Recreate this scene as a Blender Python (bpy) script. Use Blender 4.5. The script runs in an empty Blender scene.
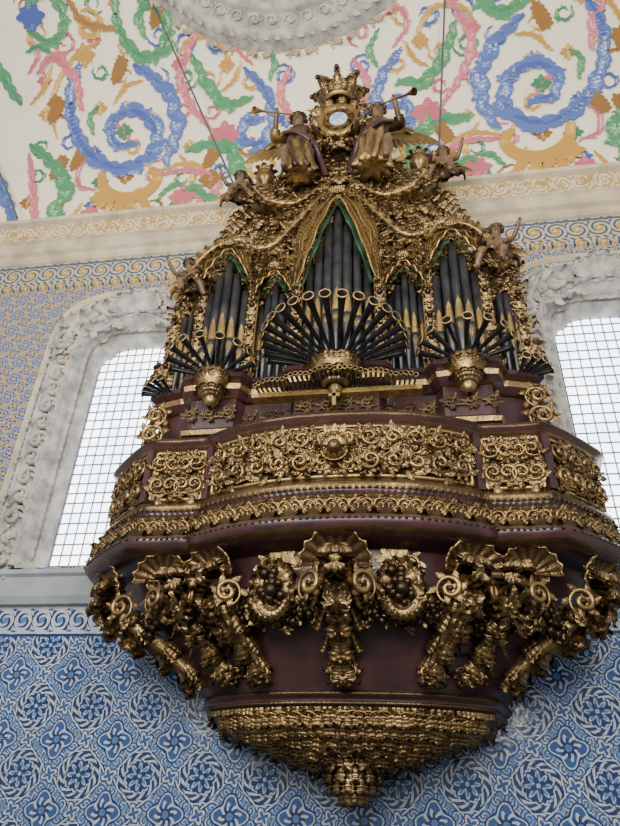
import bpy, math, random
import numpy as np
from mathutils import Vector, Matrix
rng=random.Random(7)
pi=math.pi
SC=bpy.context.scene
COL=SC.collection

# ------------------------------------------------------------------ camera
th=math.radians(33.4); ps=math.radians(9.5); ro=math.radians(2.3); f=668.0
d=Vector((-math.sin(ps)*math.cos(th),math.cos(ps)*math.cos(th),math.sin(th)))
r0=Vector((math.cos(ps),math.sin(ps),0)); u0=r0.cross(d)
r=(math.cos(ro)*r0+math.sin(ro)*u0); u=r.cross(d)
cd=bpy.data.cameras.new('camera'); cam=bpy.data.objects.new('camera',cd); COL.objects.link(cam)
M=Matrix((r,u,-d)).transposed().to_4x4(); M.translation=Vector((1.15,-7,1.6)); cam.matrix_world=M
cd.sensor_fit='VERTICAL'; cd.sensor_height=36; cd.lens=36*f/826
SC.camera=cam

# ------------------------------------------------------------------ node helper
class E:
    nt=None
    def __init__(s,v): s.v=v
    @staticmethod
    def m(op,*a):
        n=E.nt.nodes.new('ShaderNodeMath'); n.operation=op
        for i,x in enumerate(a):
            if isinstance(x,E): x=x.v
            if isinstance(x,(int,float)): n.inputs[i].default_value=x
            else: E.nt.links.new(x,n.inputs[i])
        return E(n.outputs[0])
    def __add__(s,o): return E.m('ADD',s,o)
    __radd__=__add__
    def __sub__(s,o): return E.m('SUBTRACT',s,o)
    def __rsub__(s,o): return E.m('SUBTRACT',o,s)
    def __mul__(s,o): return E.m('MULTIPLY',s,o)
    __rmul__=__mul__
    def __truediv__(s,o): return E.m('DIVIDE',s,o)
def frac(a): return E.m('FRACT',a)
def ab(a): return E.m('ABSOLUTE',a)
def sn(a): return E.m('SINE',a)
def lt(a,b): return E.m('LESS_THAN',a,b)
def gt(a,b): return E.m('GREATER_THAN',a,b)
def mx(a,b): return E.m('MAXIMUM',a,b)
def mn(a,b): return E.m('MINIMUM',a,b)
def ln(a,b): return E.m('SQRT',a*a+b*b)
def cmix(fac,a,b):
    n=E.nt.nodes.new('ShaderNodeMix'); n.data_type='RGBA'
    if isinstance(fac,E): E.nt.links.new(fac.v,n.inputs[0])
    else: n.inputs[0].default_value=fac
    for i,x in ((6,a),(7,b)):
        if isinstance(x,tuple): n.inputs[i].default_value=(*x,1)
        else: E.nt.links.new(x,n.inputs[i])
    return n.outputs[2]
def newmat(name,rough=.5,metal=0,spec=.5):
    m=bpy.data.materials.new(name); m.use_nodes=True; nt=m.node_tree; E.nt=nt
    b=nt.nodes['Principled BSDF']; b.inputs['Roughness'].default_value=rough; b.inputs['Metallic'].default_value=metal
    b.inputs['Specular IOR Level'].default_value=spec
    return m,nt,b
def noise(scale,detail=3,w=None):
    n=E.nt.nodes.new('ShaderNodeTexNoise'); n.inputs['Scale'].default_value=scale; n.inputs['Detail'].default_value=detail
    tc=E.nt.nodes.new('ShaderNodeNewGeometry'); E.nt.links.new(tc.outputs['Position'],n.inputs['Vector'])
    return E(n.outputs[0])
def smooth01(a,lo,hi):
    n=E.nt.nodes.new('ShaderNodeMapRange'); E.nt.links.new(a.v,n.inputs[0]); n.inputs[1].default_value=lo; n.inputs[2].default_value=hi
    return E(n.outputs[0])
def bump(nt,b,h,st,dist=.02):
    n=nt.nodes.new('ShaderNodeBump'); n.inputs['Strength'].default_value=st; n.inputs['Distance'].default_value=dist
    nt.links.new(h.v,n.inputs['Height']); nt.links.new(n.outputs[0],b.inputs['Normal'])
def simple(name,c1,c2,scale=6,rough=.5,metal=0,bs=0,bscale=30,spec=.5):
    m,nt,b=newmat(name,rough,metal,spec)
    col=cmix(smooth01(noise(scale,4),.35,.65),c1,c2); nt.links.new(col,b.inputs['Base Color'])
    if bs: bump(nt,b,noise(bscale,4),bs)
    return m
def gilt(name,c1,c2,c3,rough=.34,patch=.5):
    m,nt,b=newmat(name,rough,.82)
    col=cmix(smooth01(noise(4,4),.38,.60),c1,c2)
    col=cmix(smooth01(noise(18,3),.46,.68)*patch,col,c3)
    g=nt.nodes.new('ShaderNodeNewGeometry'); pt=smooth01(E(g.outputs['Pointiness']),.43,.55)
    col=cmix(pt,c3,col)  # crevices darkened by pointiness: patina plus shade painted into the gold colour
    nt.links.new(col,b.inputs['Base Color'])
    nt.links.new((smooth01(noise(18,3),.3,.7)*.18+rough-.06).v,b.inputs['Roughness'])
    bump(nt,b,noise(45,3),.2)
    return m
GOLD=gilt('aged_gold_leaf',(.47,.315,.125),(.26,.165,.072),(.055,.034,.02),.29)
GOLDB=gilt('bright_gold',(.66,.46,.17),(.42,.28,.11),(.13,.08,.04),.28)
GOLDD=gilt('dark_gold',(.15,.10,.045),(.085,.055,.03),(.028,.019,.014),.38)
RED=simple('red_lacquer',(.072,.027,.028),(.032,.016,.017),3,.28,0,.05,12)
DARK=simple('dark_wood',(.03,.018,.014),(.018,.012,.01),4,.6)
BLACK=simple('black_pipe',(.012,.013,.016),(.028,.028,.032),8,.25,.3)
TIN=simple('tarnished_tin',(.11,.115,.125),(.05,.052,.058),5,.34,.6)
GREEN=simple('green_cloth',(.03,.11,.06),(.02,.07,.035),7,.6)
FLESH=simple('painted_flesh',(.20,.12,.07),(.11,.07,.04),9,.4,.35)
STONE=simple('pale_stone',(.56,.53,.47),(.28,.27,.25),5,.8,0,.3,25)
STONEG=simple('grey_stone',(.36,.38,.40),(.27,.29,.31),2.5,.75,0,.2,20)
STONEC=simple('cream_stone',(.64,.54,.37),(.42,.35,.24),3.5,.7,0,.15,25)
ROPE=simple('steel_cable',(.10,.09,.09),(.06,.06,.06),9,.5)
BAR=simple('window_lead',(.15,.17,.20),(.09,.10,.12),9,.5)
FLOOR=simple('stone_floor',(.14,.13,.115),(.09,.085,.08),1.5,.6)
BLUEM=simple('blue_enamel',(.12,.3,.6),(.6,.65,.7),22,.4)

def pos():
    g=E.nt.nodes.new('ShaderNodeNewGeometry'); s=E.nt.nodes.new('ShaderNodeSeparateXYZ'); E.nt.links.new(g.outputs['Position'],s.inputs[0])
    return E(s.outputs[0]),E(s.outputs[1]),E(s.outputs[2])
def medallion(x,z,Mo,pet=8):
    px=frac(x/Mo)-.5; pz=frac(z/Mo)-.5
    rr=ln(px,pz); an=E.m('ARCTAN2',pz,px)
    return px,pz,rr,an
# lower blue tiles
m,nt,b=newmat('blue_azulejo',.14)
X_,Y_,Z_=pos()
wob=(noise(9,2)-.5)*.022
x=X_+wob; z=Z_+wob
WH=(.52,.57,.62); MID=(.028,.085,.26); DK=(.007,.022,.10); LB=(.08,.19,.39)
MO=.62
sx_,sz_,sr,sa=medallion(x,z,MO/5)
col=cmix(smooth01(sn(sa*2+sr*24)+(noise(25,3)-.5)*1.8,.15,.6),MID,WH)
col=cmix(smooth01(noise(14,2),.48,.58)*.75,col,LB)
px,pz,rr,an=medallion(x,z,MO)
dia=ab(px)+ab(pz)
col=cmix(lt(ab(dia-.47+sn(an*12)*.012),.045),col,DK)
col=cmix(lt(ab(dia-.47+sn(an*12)*.012),.016),col,WH)
octo=mx(mx(ab(px),ab(pz)),(ab(px)+ab(pz))*.72)+sn(an*8)*.010
col=cmix(lt(octo,.355),col,WH)
col=cmix(lt(octo,.333),col,DK)
arb=smooth01(sn(an*12+rr*60)+(noise(30,2)-.5),.1,.4)
col=cmix(arb*lt(rr,.32)*gt(rr,.24),col,WH)
col=cmix(lt(ab(rr-.225+sn(an*16)*.012),.012),col,WH)
pet=.14+sn(an*8+1.57)*.055
col=cmix(lt(rr,pet+.03),col,MID)
col=cmix(lt(rr,pet),col,WH)
col=cmix(lt(rr,pet-.03),col,LB)
col=cmix(lt(rr,.085+sn(an*4)*.035),col,DK)
col=cmix(lt(rr,.03),col,WH)
qx,qz,qr,qa=medallion(x+MO/2,z+MO/2,MO)
col=cmix(lt(qr,.265+sn(qa*4+1.57)*.045),col,DK)
col=cmix(lt(qr,.235+sn(qa*4+1.57)*.05),col,WH)
col=cmix(lt(qr,.21+sn(qa*4+1.57)*.05),col,MID)
col=cmix(lt(qr,.145+sn(qa*8)*.04),col,WH)
col=cmix(lt(qr,.11+sn(qa*8+1.5)*.035),col,DK)
col=cmix(lt(qr,.05),col,LB)
for ox,oz in ((MO/2,0),(0,MO/2)):
    hx,hz,hr_,ha=medallion(x+ox,z+oz,MO)
    col=cmix(lt(hr_,.12+sn(ha*4)*.03),col,DK); col=cmix(lt(hr_,.10+sn(ha*4)*.03),col,WH); col=cmix(lt(hr_,.06+sn(ha*4)*.03),col,MID)
gx=frac(X_/.155); gz=frac(Z_/.155)
col=cmix(mx(lt(gx,.03),lt(gz,.03))*.8,col,(.06,.10,.17))
bz=(z-3.68)/.34
bx,b2,br,ba=medallion(x,z-3.68+.11,.22)
bc=cmix(smooth01(sn(ba*2+br*22)+(noise(30,2)-.5),-.1,.3),DK,WH)
bc=cmix(lt(br,.16),bc,LB)
bc=cmix(lt(ab(br-.42),.05),bc,WH)
bc=cmix(gt(ab(bz),.38),bc,WH)
bc=cmix(gt(ab(bz),.44),bc,DK)
col=cmix(gt(z,3.5),col,bc)
col=cmix(smooth01(noise(1.3,3),.3,.8)*.25,col,(.06,.10,.20))
nt.links.new(col,b.inputs['Base Color'])
tv=E.m('FLOOR',X_/.155)*12.9+E.m('FLOOR',Z_/.155)*78.2
bump(nt,b,noise(7,2)+sn(tv)*X_*.3,.25,.02)
TILE=m
# upper tiles
m,nt,b=newmat('polychrome_azulejo',.25)
X_,Y_,Z_=pos(); wob=(noise(11,2)-.5)*.01; x=X_+wob; z=Z_+wob
WH=(.46,.47,.45); BL=(.015,.05,.22); YE=(.60,.33,.01); MT=.31
px,pz,rr,an=medallion(x,z,MT)
sx_,sz_,sr,sa=medallion(x,z,MT/4)
col=cmix(smooth01(sn(sa*2+sr*24)+(noise(40,2)-.5)*1.3,-.4,.1),WH,BL)
col=cmix(lt(ab(ab(px)+ab(pz)-.42),.06),col,YE)
col=cmix(lt(rr,.29+sn(an*4)*.05),col,BL)
col=cmix(lt(rr,.24+sn(an*8)*.04),col,WH)
col=cmix(lt(rr,.19+sn(an*8)*.05),col,BL)
col=cmix(lt(rr,.11+sn(an*4)*.04),col,YE)
qx,qz,qr,qa=medallion(x+MT/2,z+MT/2,MT)
col=cmix(lt(qr,.27+sn(qa*4)*.07),col,BL)
col=cmix(lt(qr,.21+sn(qa*4)*.06),col,WH)
col=cmix(lt(qr,.16+sn(qa*4)*.05),col,BL)
col=cmix(lt(qr,.09),col,YE)
nt.links.new(col,b.inputs['Base Color'])
TILEU=m
m,nt,b=newmat('border_tile',.35)
X_,Y_,Z_=pos()
px,pz,rr,an=medallion(X_,Z_,.12)
col=cmix(smooth01(sn(an*2+rr*20)+(noise(30,2)-.5)*1.2,-.4,.0),(.46,.45,.38),(.025,.06,.2))
col=cmix(lt(rr,.24),col,(.55,.31,.01))
nt.links.new(col,b.inputs['Base Color']); BORD=m
# frieze
m,nt,b=newmat('frieze_tile',.4)
X_,Y_,Z_=pos(); x=X_; z=Z_
FZ=(.48,.42,.28)
px,pz,rr,an=medallion(x,z-9.03,.30)
col=cmix(smooth01(sn(an*2+rr*26)+(noise(30,2)-.5),.0,.3),FZ,(.03,.06,.16))
col=cmix(lt(rr,.22+sn(an*5)*.06),col,(.52,.29,.01))
col=cmix(lt(rr,.08),col,(.5,.5,.45))
col=cmix(lt(ab(z-9.36),.02),col,(.06,.08,.12)); col=cmix(lt(ab(z-8.99),.035),col,FZ); col=cmix(lt(ab(z-8.99),.03)*gt(frac(x*9+z*9),.5),col,(.06,.06,.07))
nt.links.new(col,b.inputs['Base Color']); FRZ=m
m,nt,b=newmat('painted_cornice',.6)
X_,Y_,Z_=pos()
px,pz,rr,an=medallion(X_,Z_-9.77,.29)
vein=smooth01(noise(9,6)+(noise(30,3)-.5)*.5,.50,.62)
col=cmix(vein,(.66,.57,.38),(.42,.25,.07))
col=cmix(smooth01(sn(an*2+rr*26+sn(an*3)*.8)+(noise(16,3)-.5)*2.4,.3,.8),col,(.40,.24,.07))
nt.links.new(col,b.inputs['Base Color']); PCOR=m
# painted vault
m,nt,b=newmat('painted_plaster',.75)
a=nt.nodes.new('ShaderNodeAttribute'); a.attribute_name='paint'
E.nt=nt
n=smooth01(noise(2.2,5),.3,.7)
mm=nt.nodes.new('ShaderNodeMix'); mm.data_type='RGBA'; mm.blend_type='MULTIPLY'; mm.inputs[0].default_value=1
nt.links.new(a.outputs['Color'],mm.inputs[6]); nt.links.new(cmix(n,(.93,.92,.90),(1,1,1)),mm.inputs[7])
nt.links.new(mm.outputs[2],b.inputs['Base Color']); PAINT=m
# window glass
m,nt,b=newmat('daylight_glass',.3)
b.inputs['Base Color'].default_value=(.5,.55,.6,1)
col=cmix(smooth01(noise(1.1,3),.35,.7),(.66,.82,1.0),(1,1,1))
nt.links.new(col,b.inputs['Emission Color']); b.inputs['Emission Strength'].default_value=6.5
GLASS=m
# carved brocade drapery
m,nt,b=newmat('gilt_brocade',.36,.7)
X_,Y_,Z_=pos(); px,pz,rr,an=medallion(X_+Z_*.3,Z_,.10)
pat=smooth01(sn(an*2+rr*22)+(noise(35,2)-.5)*1.4,-.1,.25)
nt.links.new(cmix(pat,(.40,.27,.10),(.07,.045,.024)),b.inputs['Base Color']); bump(nt,b,pat,.9,.02); BROC=m
OCH=simple('ochre_stucco',(.52,.42,.26),(.34,.27,.17),5,.7)

# ------------------------------------------------------------------ mesh builder
class MB:
    def __init__(s): s.V=[];s.Q=[];s.T=[];s.MQ=[];s.MT=[];s.n=0;s.C=[]
    def add(s,V,Q,mat=0,T=None,color=None):
        V=np.asarray(V,float).reshape(-1,3)
        if len(Q):
            Q=np.asarray(Q,int); s.Q.append(Q+s.n)
            s.MQ.append(np.full(len(Q),mat) if np.isscalar(mat) else np.asarray(mat))
            if color is not None: s.C.append(np.tile(np.array([*color,1.0]),(len(Q),1)))
        if T is not None and len(T):
            s.T.append(np.asarray(T,int)+s.n); s.MT.append(np.full(len(T),mat if np.isscalar(mat) else 0))
        s.V.append(V); s.n+=len(V)
    def st(s,stamp,loc,R,sc=1,mat=None):
        V,Q,mt=stamp
        if np.isscalar(sc): sc=(sc,sc,sc)
        W=(V*np.array(sc))@np.asarray(R).T+np.asarray(loc)
        s.add(W,Q,mt if mat is None else mat)
    def stamp(s):
        return np.concatenate(s.V),np.concatenate(s.Q),np.concatenate(s.MQ)
    def box(s,lo,hi,mat=0,color=None):
        x0,y0,z0=lo;x1,y1,z1=hi
        V=[(x0,y0,z0),(x1,y0,z0),(x1,y1,z0),(x0,y1,z0),(x0,y0,z1),(x1,y0,z1),(x1,y1,z1),(x0,y1,z1)]
        s.add(V,[(0,3,2,1),(4,5,6,7),(0,1,5,4),(1,2,6,5),(2,3,7,6),(3,0,4,7)],mat,color=color)
    def grid(s,P,cu=False,cv=False,mat=0,color=None):
        V,Q=gridq(P,cu,cv); s.add(V,Q,mat,color=color)
    def obj(s,name,mats,parent=None,smooth=True,**props):
        V=np.concatenate(s.V); me=bpy.data.meshes.new(name)
        Q=np.concatenate(s.Q) if s.Q else np.zeros((0,4),int); T=np.concatenate(s.T) if s.T else np.zeros((0,3),int)
        me.vertices.add(len(V)); me.vertices.foreach_set('co',V.ravel())
        idx=np.concatenate([Q.ravel(),T.ravel()]); me.loops.add(len(idx)); me.loops.foreach_set('vertex_index',idx)
        st=np.concatenate([np.arange(len(Q))*4,len(Q)*4+np.arange(len(T))*3]); me.polygons.add(len(st)); me.polygons.foreach_set('loop_start',st.astype(np.int32))
        mi=np.concatenate(([np.concatenate(s.MQ)] if s.MQ else [])+([np.concatenate(s.MT)] if s.MT else []))
        me.polygons.foreach_set('material_index',mi.astype(np.int32))
        me.update(calc_edges=True)
        if s.C:
            at=me.color_attributes.new('paint','FLOAT_COLOR','CORNER'); c=np.repeat(np.concatenate(s.C),4,axis=0); at.data.foreach_set('color',c.ravel())
        me.validate()
        me.polygons.foreach_set('use_smooth',[smooth]*len(me.polygons))
        for mt in mats: me.materials.append(mt)
        return mkobj(name,me,parent,**props)
def mkobj(name,me,parent=None,**props):
    o=bpy.data.objects.new(name,me); COL.objects.link(o)
    if parent is not None:
        o.parent=parent; o.matrix_parent_inverse=Matrix.Translation(-parent.location)
    for k,v in props.items(): o[k]=v
    return o
def empty(name,loc,**props):
    o=bpy.data.objects.new(name,None); o.location=loc; COL.objects.link(o); o.empty_display_size=.1
    for k,v in props.items(): o[k]=v
    return o
def gridq(P,cu=False,cv=False):
    P=np.asarray(P,float); a,b=P.shape[:2]; idx=np.arange(a*b).reshape(a,b)
    if cu: idx=np.vstack([idx,idx[:1]])
    if cv: idx=np.hstack([idx,idx[:,:1]])
    Q=np.stack([idx[:-1,:-1],idx[:-1,1:],idx[1:,1:],idx[1:,:-1]],-1).reshape(-1,4)
    return P.reshape(-1,3),Q
def tubeP(path,rad,seg=7,sq=1.0,up=(0,1,0)):
    path=np.asarray(path,float); n=len(path); rad=np.broadcast_to(np.asarray(rad,float),(n,))
    T=np.gradient(path,axis=0); T/=np.linalg.norm(T,axis=1)[:,None]+1e-9
    N=np.zeros_like(T); nrm=np.cross(T[0],up)
    if np.linalg.norm(nrm)<.05: nrm=np.cross(T[0],(1,0,0.1))
    nrm/=np.linalg.norm(nrm)
    for i in range(n):
        nrm=nrm-T[i]*np.dot(nrm,T[i]); nrm/=np.linalg.norm(nrm)+1e-9; N[i]=nrm
    B=np.cross(T,N); a=np.linspace(0,2*pi,seg,endpoint=False)
    return path[:,None,:]+rad[:,None,None]*(np.cos(a)[None,:,None]*N[:,None,:]+sq*np.sin(a)[None,:,None]*B[:,None,:])
def tube(mb,path,rad,seg=7,mat=0,sq=1.0,up=(0,1,0)): mb.grid(tubeP(path,rad,seg,sq,up),cv=True,mat=mat)
def lathe(mb,prof,c=(0,0,0),seg=16,mat=0,axis=None,mod=None,sx=1,sy=1):
    a=np.linspace(0,2*pi,seg,endpoint=False); P=[]
    for (rr,zz) in prof:
        k=1 if mod is None else 1+mod[1]*np.abs(np.sin(a*mod[0]/2))
        P.append(np.stack([rr*k*np.cos(a)*sx+c[0],rr*k*np.sin(a)*sy+c[1],np.full(seg,zz+c[2])],-1))
    mb.grid(np.array(P),cv=True,mat=mat)
def ball(mb,c,rad,mat=0,seg=8,rings=6,sc=(1,1,1)):
    t=np.linspace(.02,pi-.02,rings); a=np.linspace(0,2*pi,seg,endpoint=False)
    P=np.stack([np.outer(np.sin(t),np.cos(a))*sc[0],np.outer(np.sin(t),np.sin(a))*sc[1],np.outer(np.cos(t),np.ones(seg))*sc[2]],-1)*rad+np.array(c)
    mb.grid(P,cv=True,mat=mat)
def cr(pts,n=40):
    p=np.asarray(pts,float); p=np.vstack([2*p[0]-p[1],p,2*p[-1]-p[-2]]); out=[]; k=len(p)-3
    for q in np.linspace(0,k-1e-6,n):
        i=int(q);t=q-i;a,b,c,e=p[i:i+4]
        out.append(.5*((2*b)+(c-a)*t+(2*a-5*b+4*c-e)*t*t+(3*b-a-3*c+e)*t**3))
    return np.array(out)
def frm(n,up=(0,0,1),ang=0):
    n=np.asarray(n,float); n=n/np.linalg.norm(n); Y=-n; Z=np.asarray(up,float); Z=Z-Y*np.dot(Z,Y); Z/=np.linalg.norm(Z)+1e-9; X=np.cross(Y,Z)
    c,s_=math.cos(ang),math.sin(ang)
    Z2=c*Z+s_*X; X2=c*X-s_*Z
    return np.stack([X2,Y,Z2],1)
FR=lambda a=0: frm((0,-1,0),(0,0,1),a)

# ------------------------------------------------------------------ ornament stamps (front = -y, up = +z)
def leafS(curl=2.4,w=.27,lob=4,nv=13,nu=7,rise=.08):
    v=np.linspace(0,1,nv); phi=curl*v**2.2; st=1/(nv-1)
    z=np.concatenate([[0],np.cumsum(np.cos(phi[:-1])*st)]); y=-np.concatenate([[0],np.cumsum(np.sin(phi[:-1])*st)])-rise*np.sin(pi*np.minimum(v*1.3,1))-.01
    wd=w*np.sin(pi*(v*.86+.12))**.7*(1-.36*np.abs(np.cos(lob*pi*v)))
    uu=np.linspace(-1,1,nu); P=np.zeros((nv,nu,3))
    for i in range(nv):
        for j,q in enumerate(uu):
            h=.35*wd[i]*(1-q*q)-.10*wd[i]*math.cos(q*3*pi)
            P[i,j]=(q*wd[i],y[i]-h*math.cos(phi[i]),z[i]-h*math.sin(phi[i])+.10*wd[i]*abs(q)*4*w)
    V,Q=gridq(P); return V,Q,np.zeros(len(Q),int)
LEAF=leafS(nv=15); LEAFF=leafS(curl=.9,w=.3,lob=3,nv=10,nu=7,rise=.05); LEAFB=leafS(curl=3.4,w=.30,lob=5,nv=21,nu=9,rise=.12)
LEAFL=leafS(curl=2.6,w=.20,lob=6,nv=24,nu=9,rise=.06)
def featherS():
    v=np.linspace(0,1,8); P=np.array([[(q*.11*math.sin(pi*min(1,t*.85+.12))**.6,-.05*math.sin(pi*t)-.02*(1-q*q),t) for q in (-1,-.5,0,.5,1)] for t in v]); V,Q=gridq(P); return V,Q,np.zeros(len(Q),int)
FEA=featherS()
def scrollS(turns=1.6,leaves=6,fat=1.0):
    mb=MB(); n=30; t=np.linspace(0,1,n); ang=turns*2*pi*t+pi/2; rr=.05+.36*t
    P=np.stack([rr*np.cos(ang),-.07-.06*(1-t),rr*np.sin(ang)],-1)
    tube(mb,P,fat*(.035+.05*np.sin(pi*np.minimum(t*1.1,1))**.7),6,sq=1.0)
    ball(mb,(0,-.1,0),.10,seg=7,rings=5)
    for k in range(leaves):
        q=.35+.62*k/leaves; a=turns*2*pi*q+pi/2; R=.05+.36*q
        dirn=a+pi/2-.75
        mb.st(LEAFF,(R*math.cos(a),-.05,R*math.sin(a)),FR(pi/2-dirn),.34)
    for k in range(5):
        mb.st(LEAFF,(.0,-.08,0),FR(k*2*pi/5),.24)
    return mb.stamp()
SCR=scrollS(); SCRL=scrollS(1.3,4)
def mirS(s_):
    V,Q,m_=s_; V=V.copy(); V[:,0]*=-1; return V,Q[:,::-1],m_
SCRm=mirS(SCR)
def shellS(ribs=9):
    a=np.linspace(-1.75,1.75,ribs*4+1); rr=np.linspace(.12,1,8); P=np.zeros((8,len(a),3))
    for i,q in enumerate(rr):
        for j,t in enumerate(a):
            c=abs(math.cos(t/3.5*pi*ribs)); R=q*(1+.07*(1-c)*q)
            P[i,j]=(R*math.sin(t),-.10-.34*q**2.2+(.13*c*q),R*math.cos(t)*.92)
    mb=MB(); mb.grid(P)
    P2=P[-1].copy(); tube(mb,P2,.05,5)
    ball(mb,(0,-.12,-.02),.15); 
    return mb.stamp()
SHELL=shellS()
def rosS(n=7):
    mb=MB()
    for k in range(n): mb.st(LEAF,(0,-.03,0),FR(2*pi*k/n),.5)
    ball(mb,(0,-.14,0),.13); return mb.stamp()
ROS=rosS()
def fruitS():
    mb=MB(); q=random.Random(3)
    for k in range(16):
        a=q.uniform(0,2*pi); R=q.uniform(0,.34); ball(mb,(R*math.cos(a),-.12-.1*q.random(),R*math.sin(a)*1.3),q.uniform(.09,.14),seg=7,rings=5)
    for k in range(7): mb.st(LEAFF,(0,-.02,0),FR(2*pi*k/7+.3),.62)
    return mb.stamp()
FRU=fruitS()
# ------------------------------------------------------------------ structure
def wall():
    mb=MB(); xs=[-9,-3.72,-1.42,2.52,4.82,9]; zs=[0,3.85,4.3,8.2,10.3]
    for i in range(5):
        for j in range(4):
            if i in(1,3) and j==2: continue
            x0,x1,z0,z1=xs[i],xs[i+1],zs[j],zs[j+1]
            mb.add([(x0,0,z0),(x1,0,z0),(x1,0,z1),(x0,0,z1)],[(0,1,2,3)],0 if j==0 else 1)
            mb.add([(x0,.35,z0),(x1,.35,z0),(x1,.35,z1),(x0,.35,z1)],[(3,2,1,0)],0 if j==0 else 1)
    mb.obj('wall_back',[TILE,TILEU],smooth=False,kind='structure')
wall()
mb=MB(); mb.box((-9,-12,-.1),(9,.35,0)); mb.obj('floor',[FLOOR],smooth=False,kind='structure')

def outline(h,zs,zt,zb,cx,n=30,pw=.55,notch=0):
    a=np.linspace(pi,0,n); top=[]
    for t in a:
        c=math.cos(t); s_=math.sin(t)
        X=h*math.copysign(abs(c)**pw,c); Z=zs+(zt-zs)*abs(s_)**.8-notch*math.exp(-((abs(c)-.62)/.12)**2)
        top.append((X,Z))
    L=[(-h,z) for z in np.linspace(zb,zs,8)[:-1]]
    R=[(h,z) for z in np.linspace(zs,zb,8)[1:]]
    return np.array(L+top+R)+np.array([cx,0])
def window(i,cx):
    OUT=outline(1.34,7.6,8.62,4.2,cx); INN=outline(.63,7.25,7.74,4.30,cx,notch=.07)
    prof=[(0,0),(0,-.09),(.03,-.13),(.07,-.13),(.09,-.07),(.19,-.06),(.20,-.13),(.25,-.18),(.29,-.16),(.31,-.08),(.60,-.07),(.62,-.16),(.66,-.20),(.71,-.18),(.74,-.10),(.78,-.03),(.86,.08),(.88,.05),(.93,.12),(1,.27)]
    P=[]
    for (q,y) in prof:
        o=OUT*(1-q)+INN*q; P.append(np.stack([o[:,0],np.full(len(o),y),o[:,1]],-1))
    mb=MB(); V,Q=gridq(np.array(P)); nseg=len(OUT)-1
    mt=np.zeros(len(Q),int); mt[nseg*4:nseg*5]=1; mt[:nseg*4]=3
    mb.add(V,Q,mt)
    def along(frac_,step,fn):
        o=OUT*(1-frac_)+INN*frac_; seg=np.linalg.norm(np.diff(o,axis=0),axis=1); cum=np.concatenate([[0],np.cumsum(seg)]); L=cum[-1]; k=0; s_=.12
        while s_<L-.1:
            X=np.interp(s_,cum,o[:,0]); Z=np.interp(s_,cum,o[:,1])
            X2=np.interp(s_+.02,cum,o[:,0]); Z2=np.interp(s_+.02,cum,o[:,1]); fn(k,X,Z,math.atan2(X2-X,Z2-Z)); k+=1; s_+=step
    def f1(k,X,Z,a):
        mb.st(SCR if k%2 else SCRm,(X,-.07,Z),FR(a),(.42,.6,.42),mat=0)
        mb.st(LEAFL,(X,-.07,Z),FR(a+(.5 if k%2 else -.5)),.40,mat=0)
    along(.455,.27,f1)
    along(.66,.09,lambda k,X,Z,a: mb.st(LEAFF,(X,-.18,Z),FR(a+.5*(-1)**k),(.11,.15,.11),mat=0))
    along(.83,.12,lambda k,X,Z,a: mb.st(LEAFF,(X,.02,Z),FR(a),(.16,.2,.16),mat=0))
    for sx in (-1,1):
        mb.st(SCR if sx<0 else SCRm,(cx+sx*.62,-.14,8.02),FR(sx*.5),.66,mat=0)
        mb.st(SCR if sx>0 else SCRm,(cx+sx*1.0,-.14,7.62),FR(sx*1.5),.55,mat=0)
        P=cr([(cx+sx*.15,-.22,8.08),(cx+sx*.4,-.24,8.02),(cx+sx*.62,-.24,8.12),(cx+sx*.85,-.22,8.0),(cx+sx*.98,-.2,7.75),(cx+sx*.9,-.2,7.6)],40); tube(mb,P,.055,8,mat=0)
        for k in range(7): mb.st(LEAFL,(cx+sx*.13*k,-.14,8.04+.05*math.cos(k)-.03*k),FR(sx*(.3+.2*k)),.50,mat=0)
        for k in range(4): mb.st(LEAFB,(cx+sx*(.2+.2*k),-.12,7.86-.02*k),FR(sx*(1.2+.1*k)),.36,mat=0)
        mb.st(ROS,(cx+sx*.93,-.12,7.38),FR(0),.26,mat=2)
        for k in range(5): mb.st(LEAFB,(cx+sx*1.0,-.08,4.3+.15*k),FR(sx*.3*(k-2)),.3,mat=0)
    mb.st(SHELL,(cx,-.18,8.05),FR(0),.36,mat=0)
    mb.obj('trim_%d'%i,[STONE,BORD,GOLDB,STONEC],kind='structure')
    g=MB()
    g.add([(cx-.66,.27,4.25),(cx+.66,.27,4.25),(cx+.66,.27,7.85),(cx-.66,.27,7.85)],[(0,1,2,3)],0)
    for k in range(11):
        X=cx-.63+k*.126; w_=.0065; g.box((X-w_,.24,4.27),(X+w_,.255,7.8),1)
    Z=4.4
    while Z<7.8: g.box((cx-.66,.237,Z-.008),(cx+.66,.252,Z+.008),1); Z+=.14
    g.obj('window_%d'%i,[GLASS,BAR],smooth=False,kind='structure')
window(1,-2.57); window(2,3.83)
def prism(mb,prof,x0,x1,mat=0,mats=None):
    P=np.array([[(x0,y,z) for (y,z) in prof],[(x1,y,z) for (y,z) in prof]]).transpose(1,0,2)
    V,Q=gridq(P); mb.add(V,Q[:,::-1],mat if mats is None else np.array(mats))
mb=MB(); prism(mb,[(0,3.83),(-.08,3.84),(-.10,3.88),(-.12,3.92),(-.12,4.14),(-.16,4.17),(-.16,4.22),(-.02,4.25),(0,4.25)],-9,9)
mb.obj('trim_3',[STONEG],smooth=False,kind='structure')
mb=MB()
pr=[(0,8.86),(-.04,8.88),(-.04,9.0),(-.03,9.02),(-.03,9.4),(-.07,9.42),(-.10,9.46),(-.10,9.54),(-.16,9.58),(-.20,9.66),(-.20,9.74),(-.24,9.77),(-.28,10.05),(-.36,10.08),(-.36,10.16),(-.30,10.2),(0,10.22)]
prism(mb,pr,-9,9,mats=[1,1,1,1,0,0,0,0,0,0,0,2,0,0,0,0])
mb.obj('trim_4',[STONEC,FRZ,PCOR],smooth=False,kind='structure')

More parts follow.
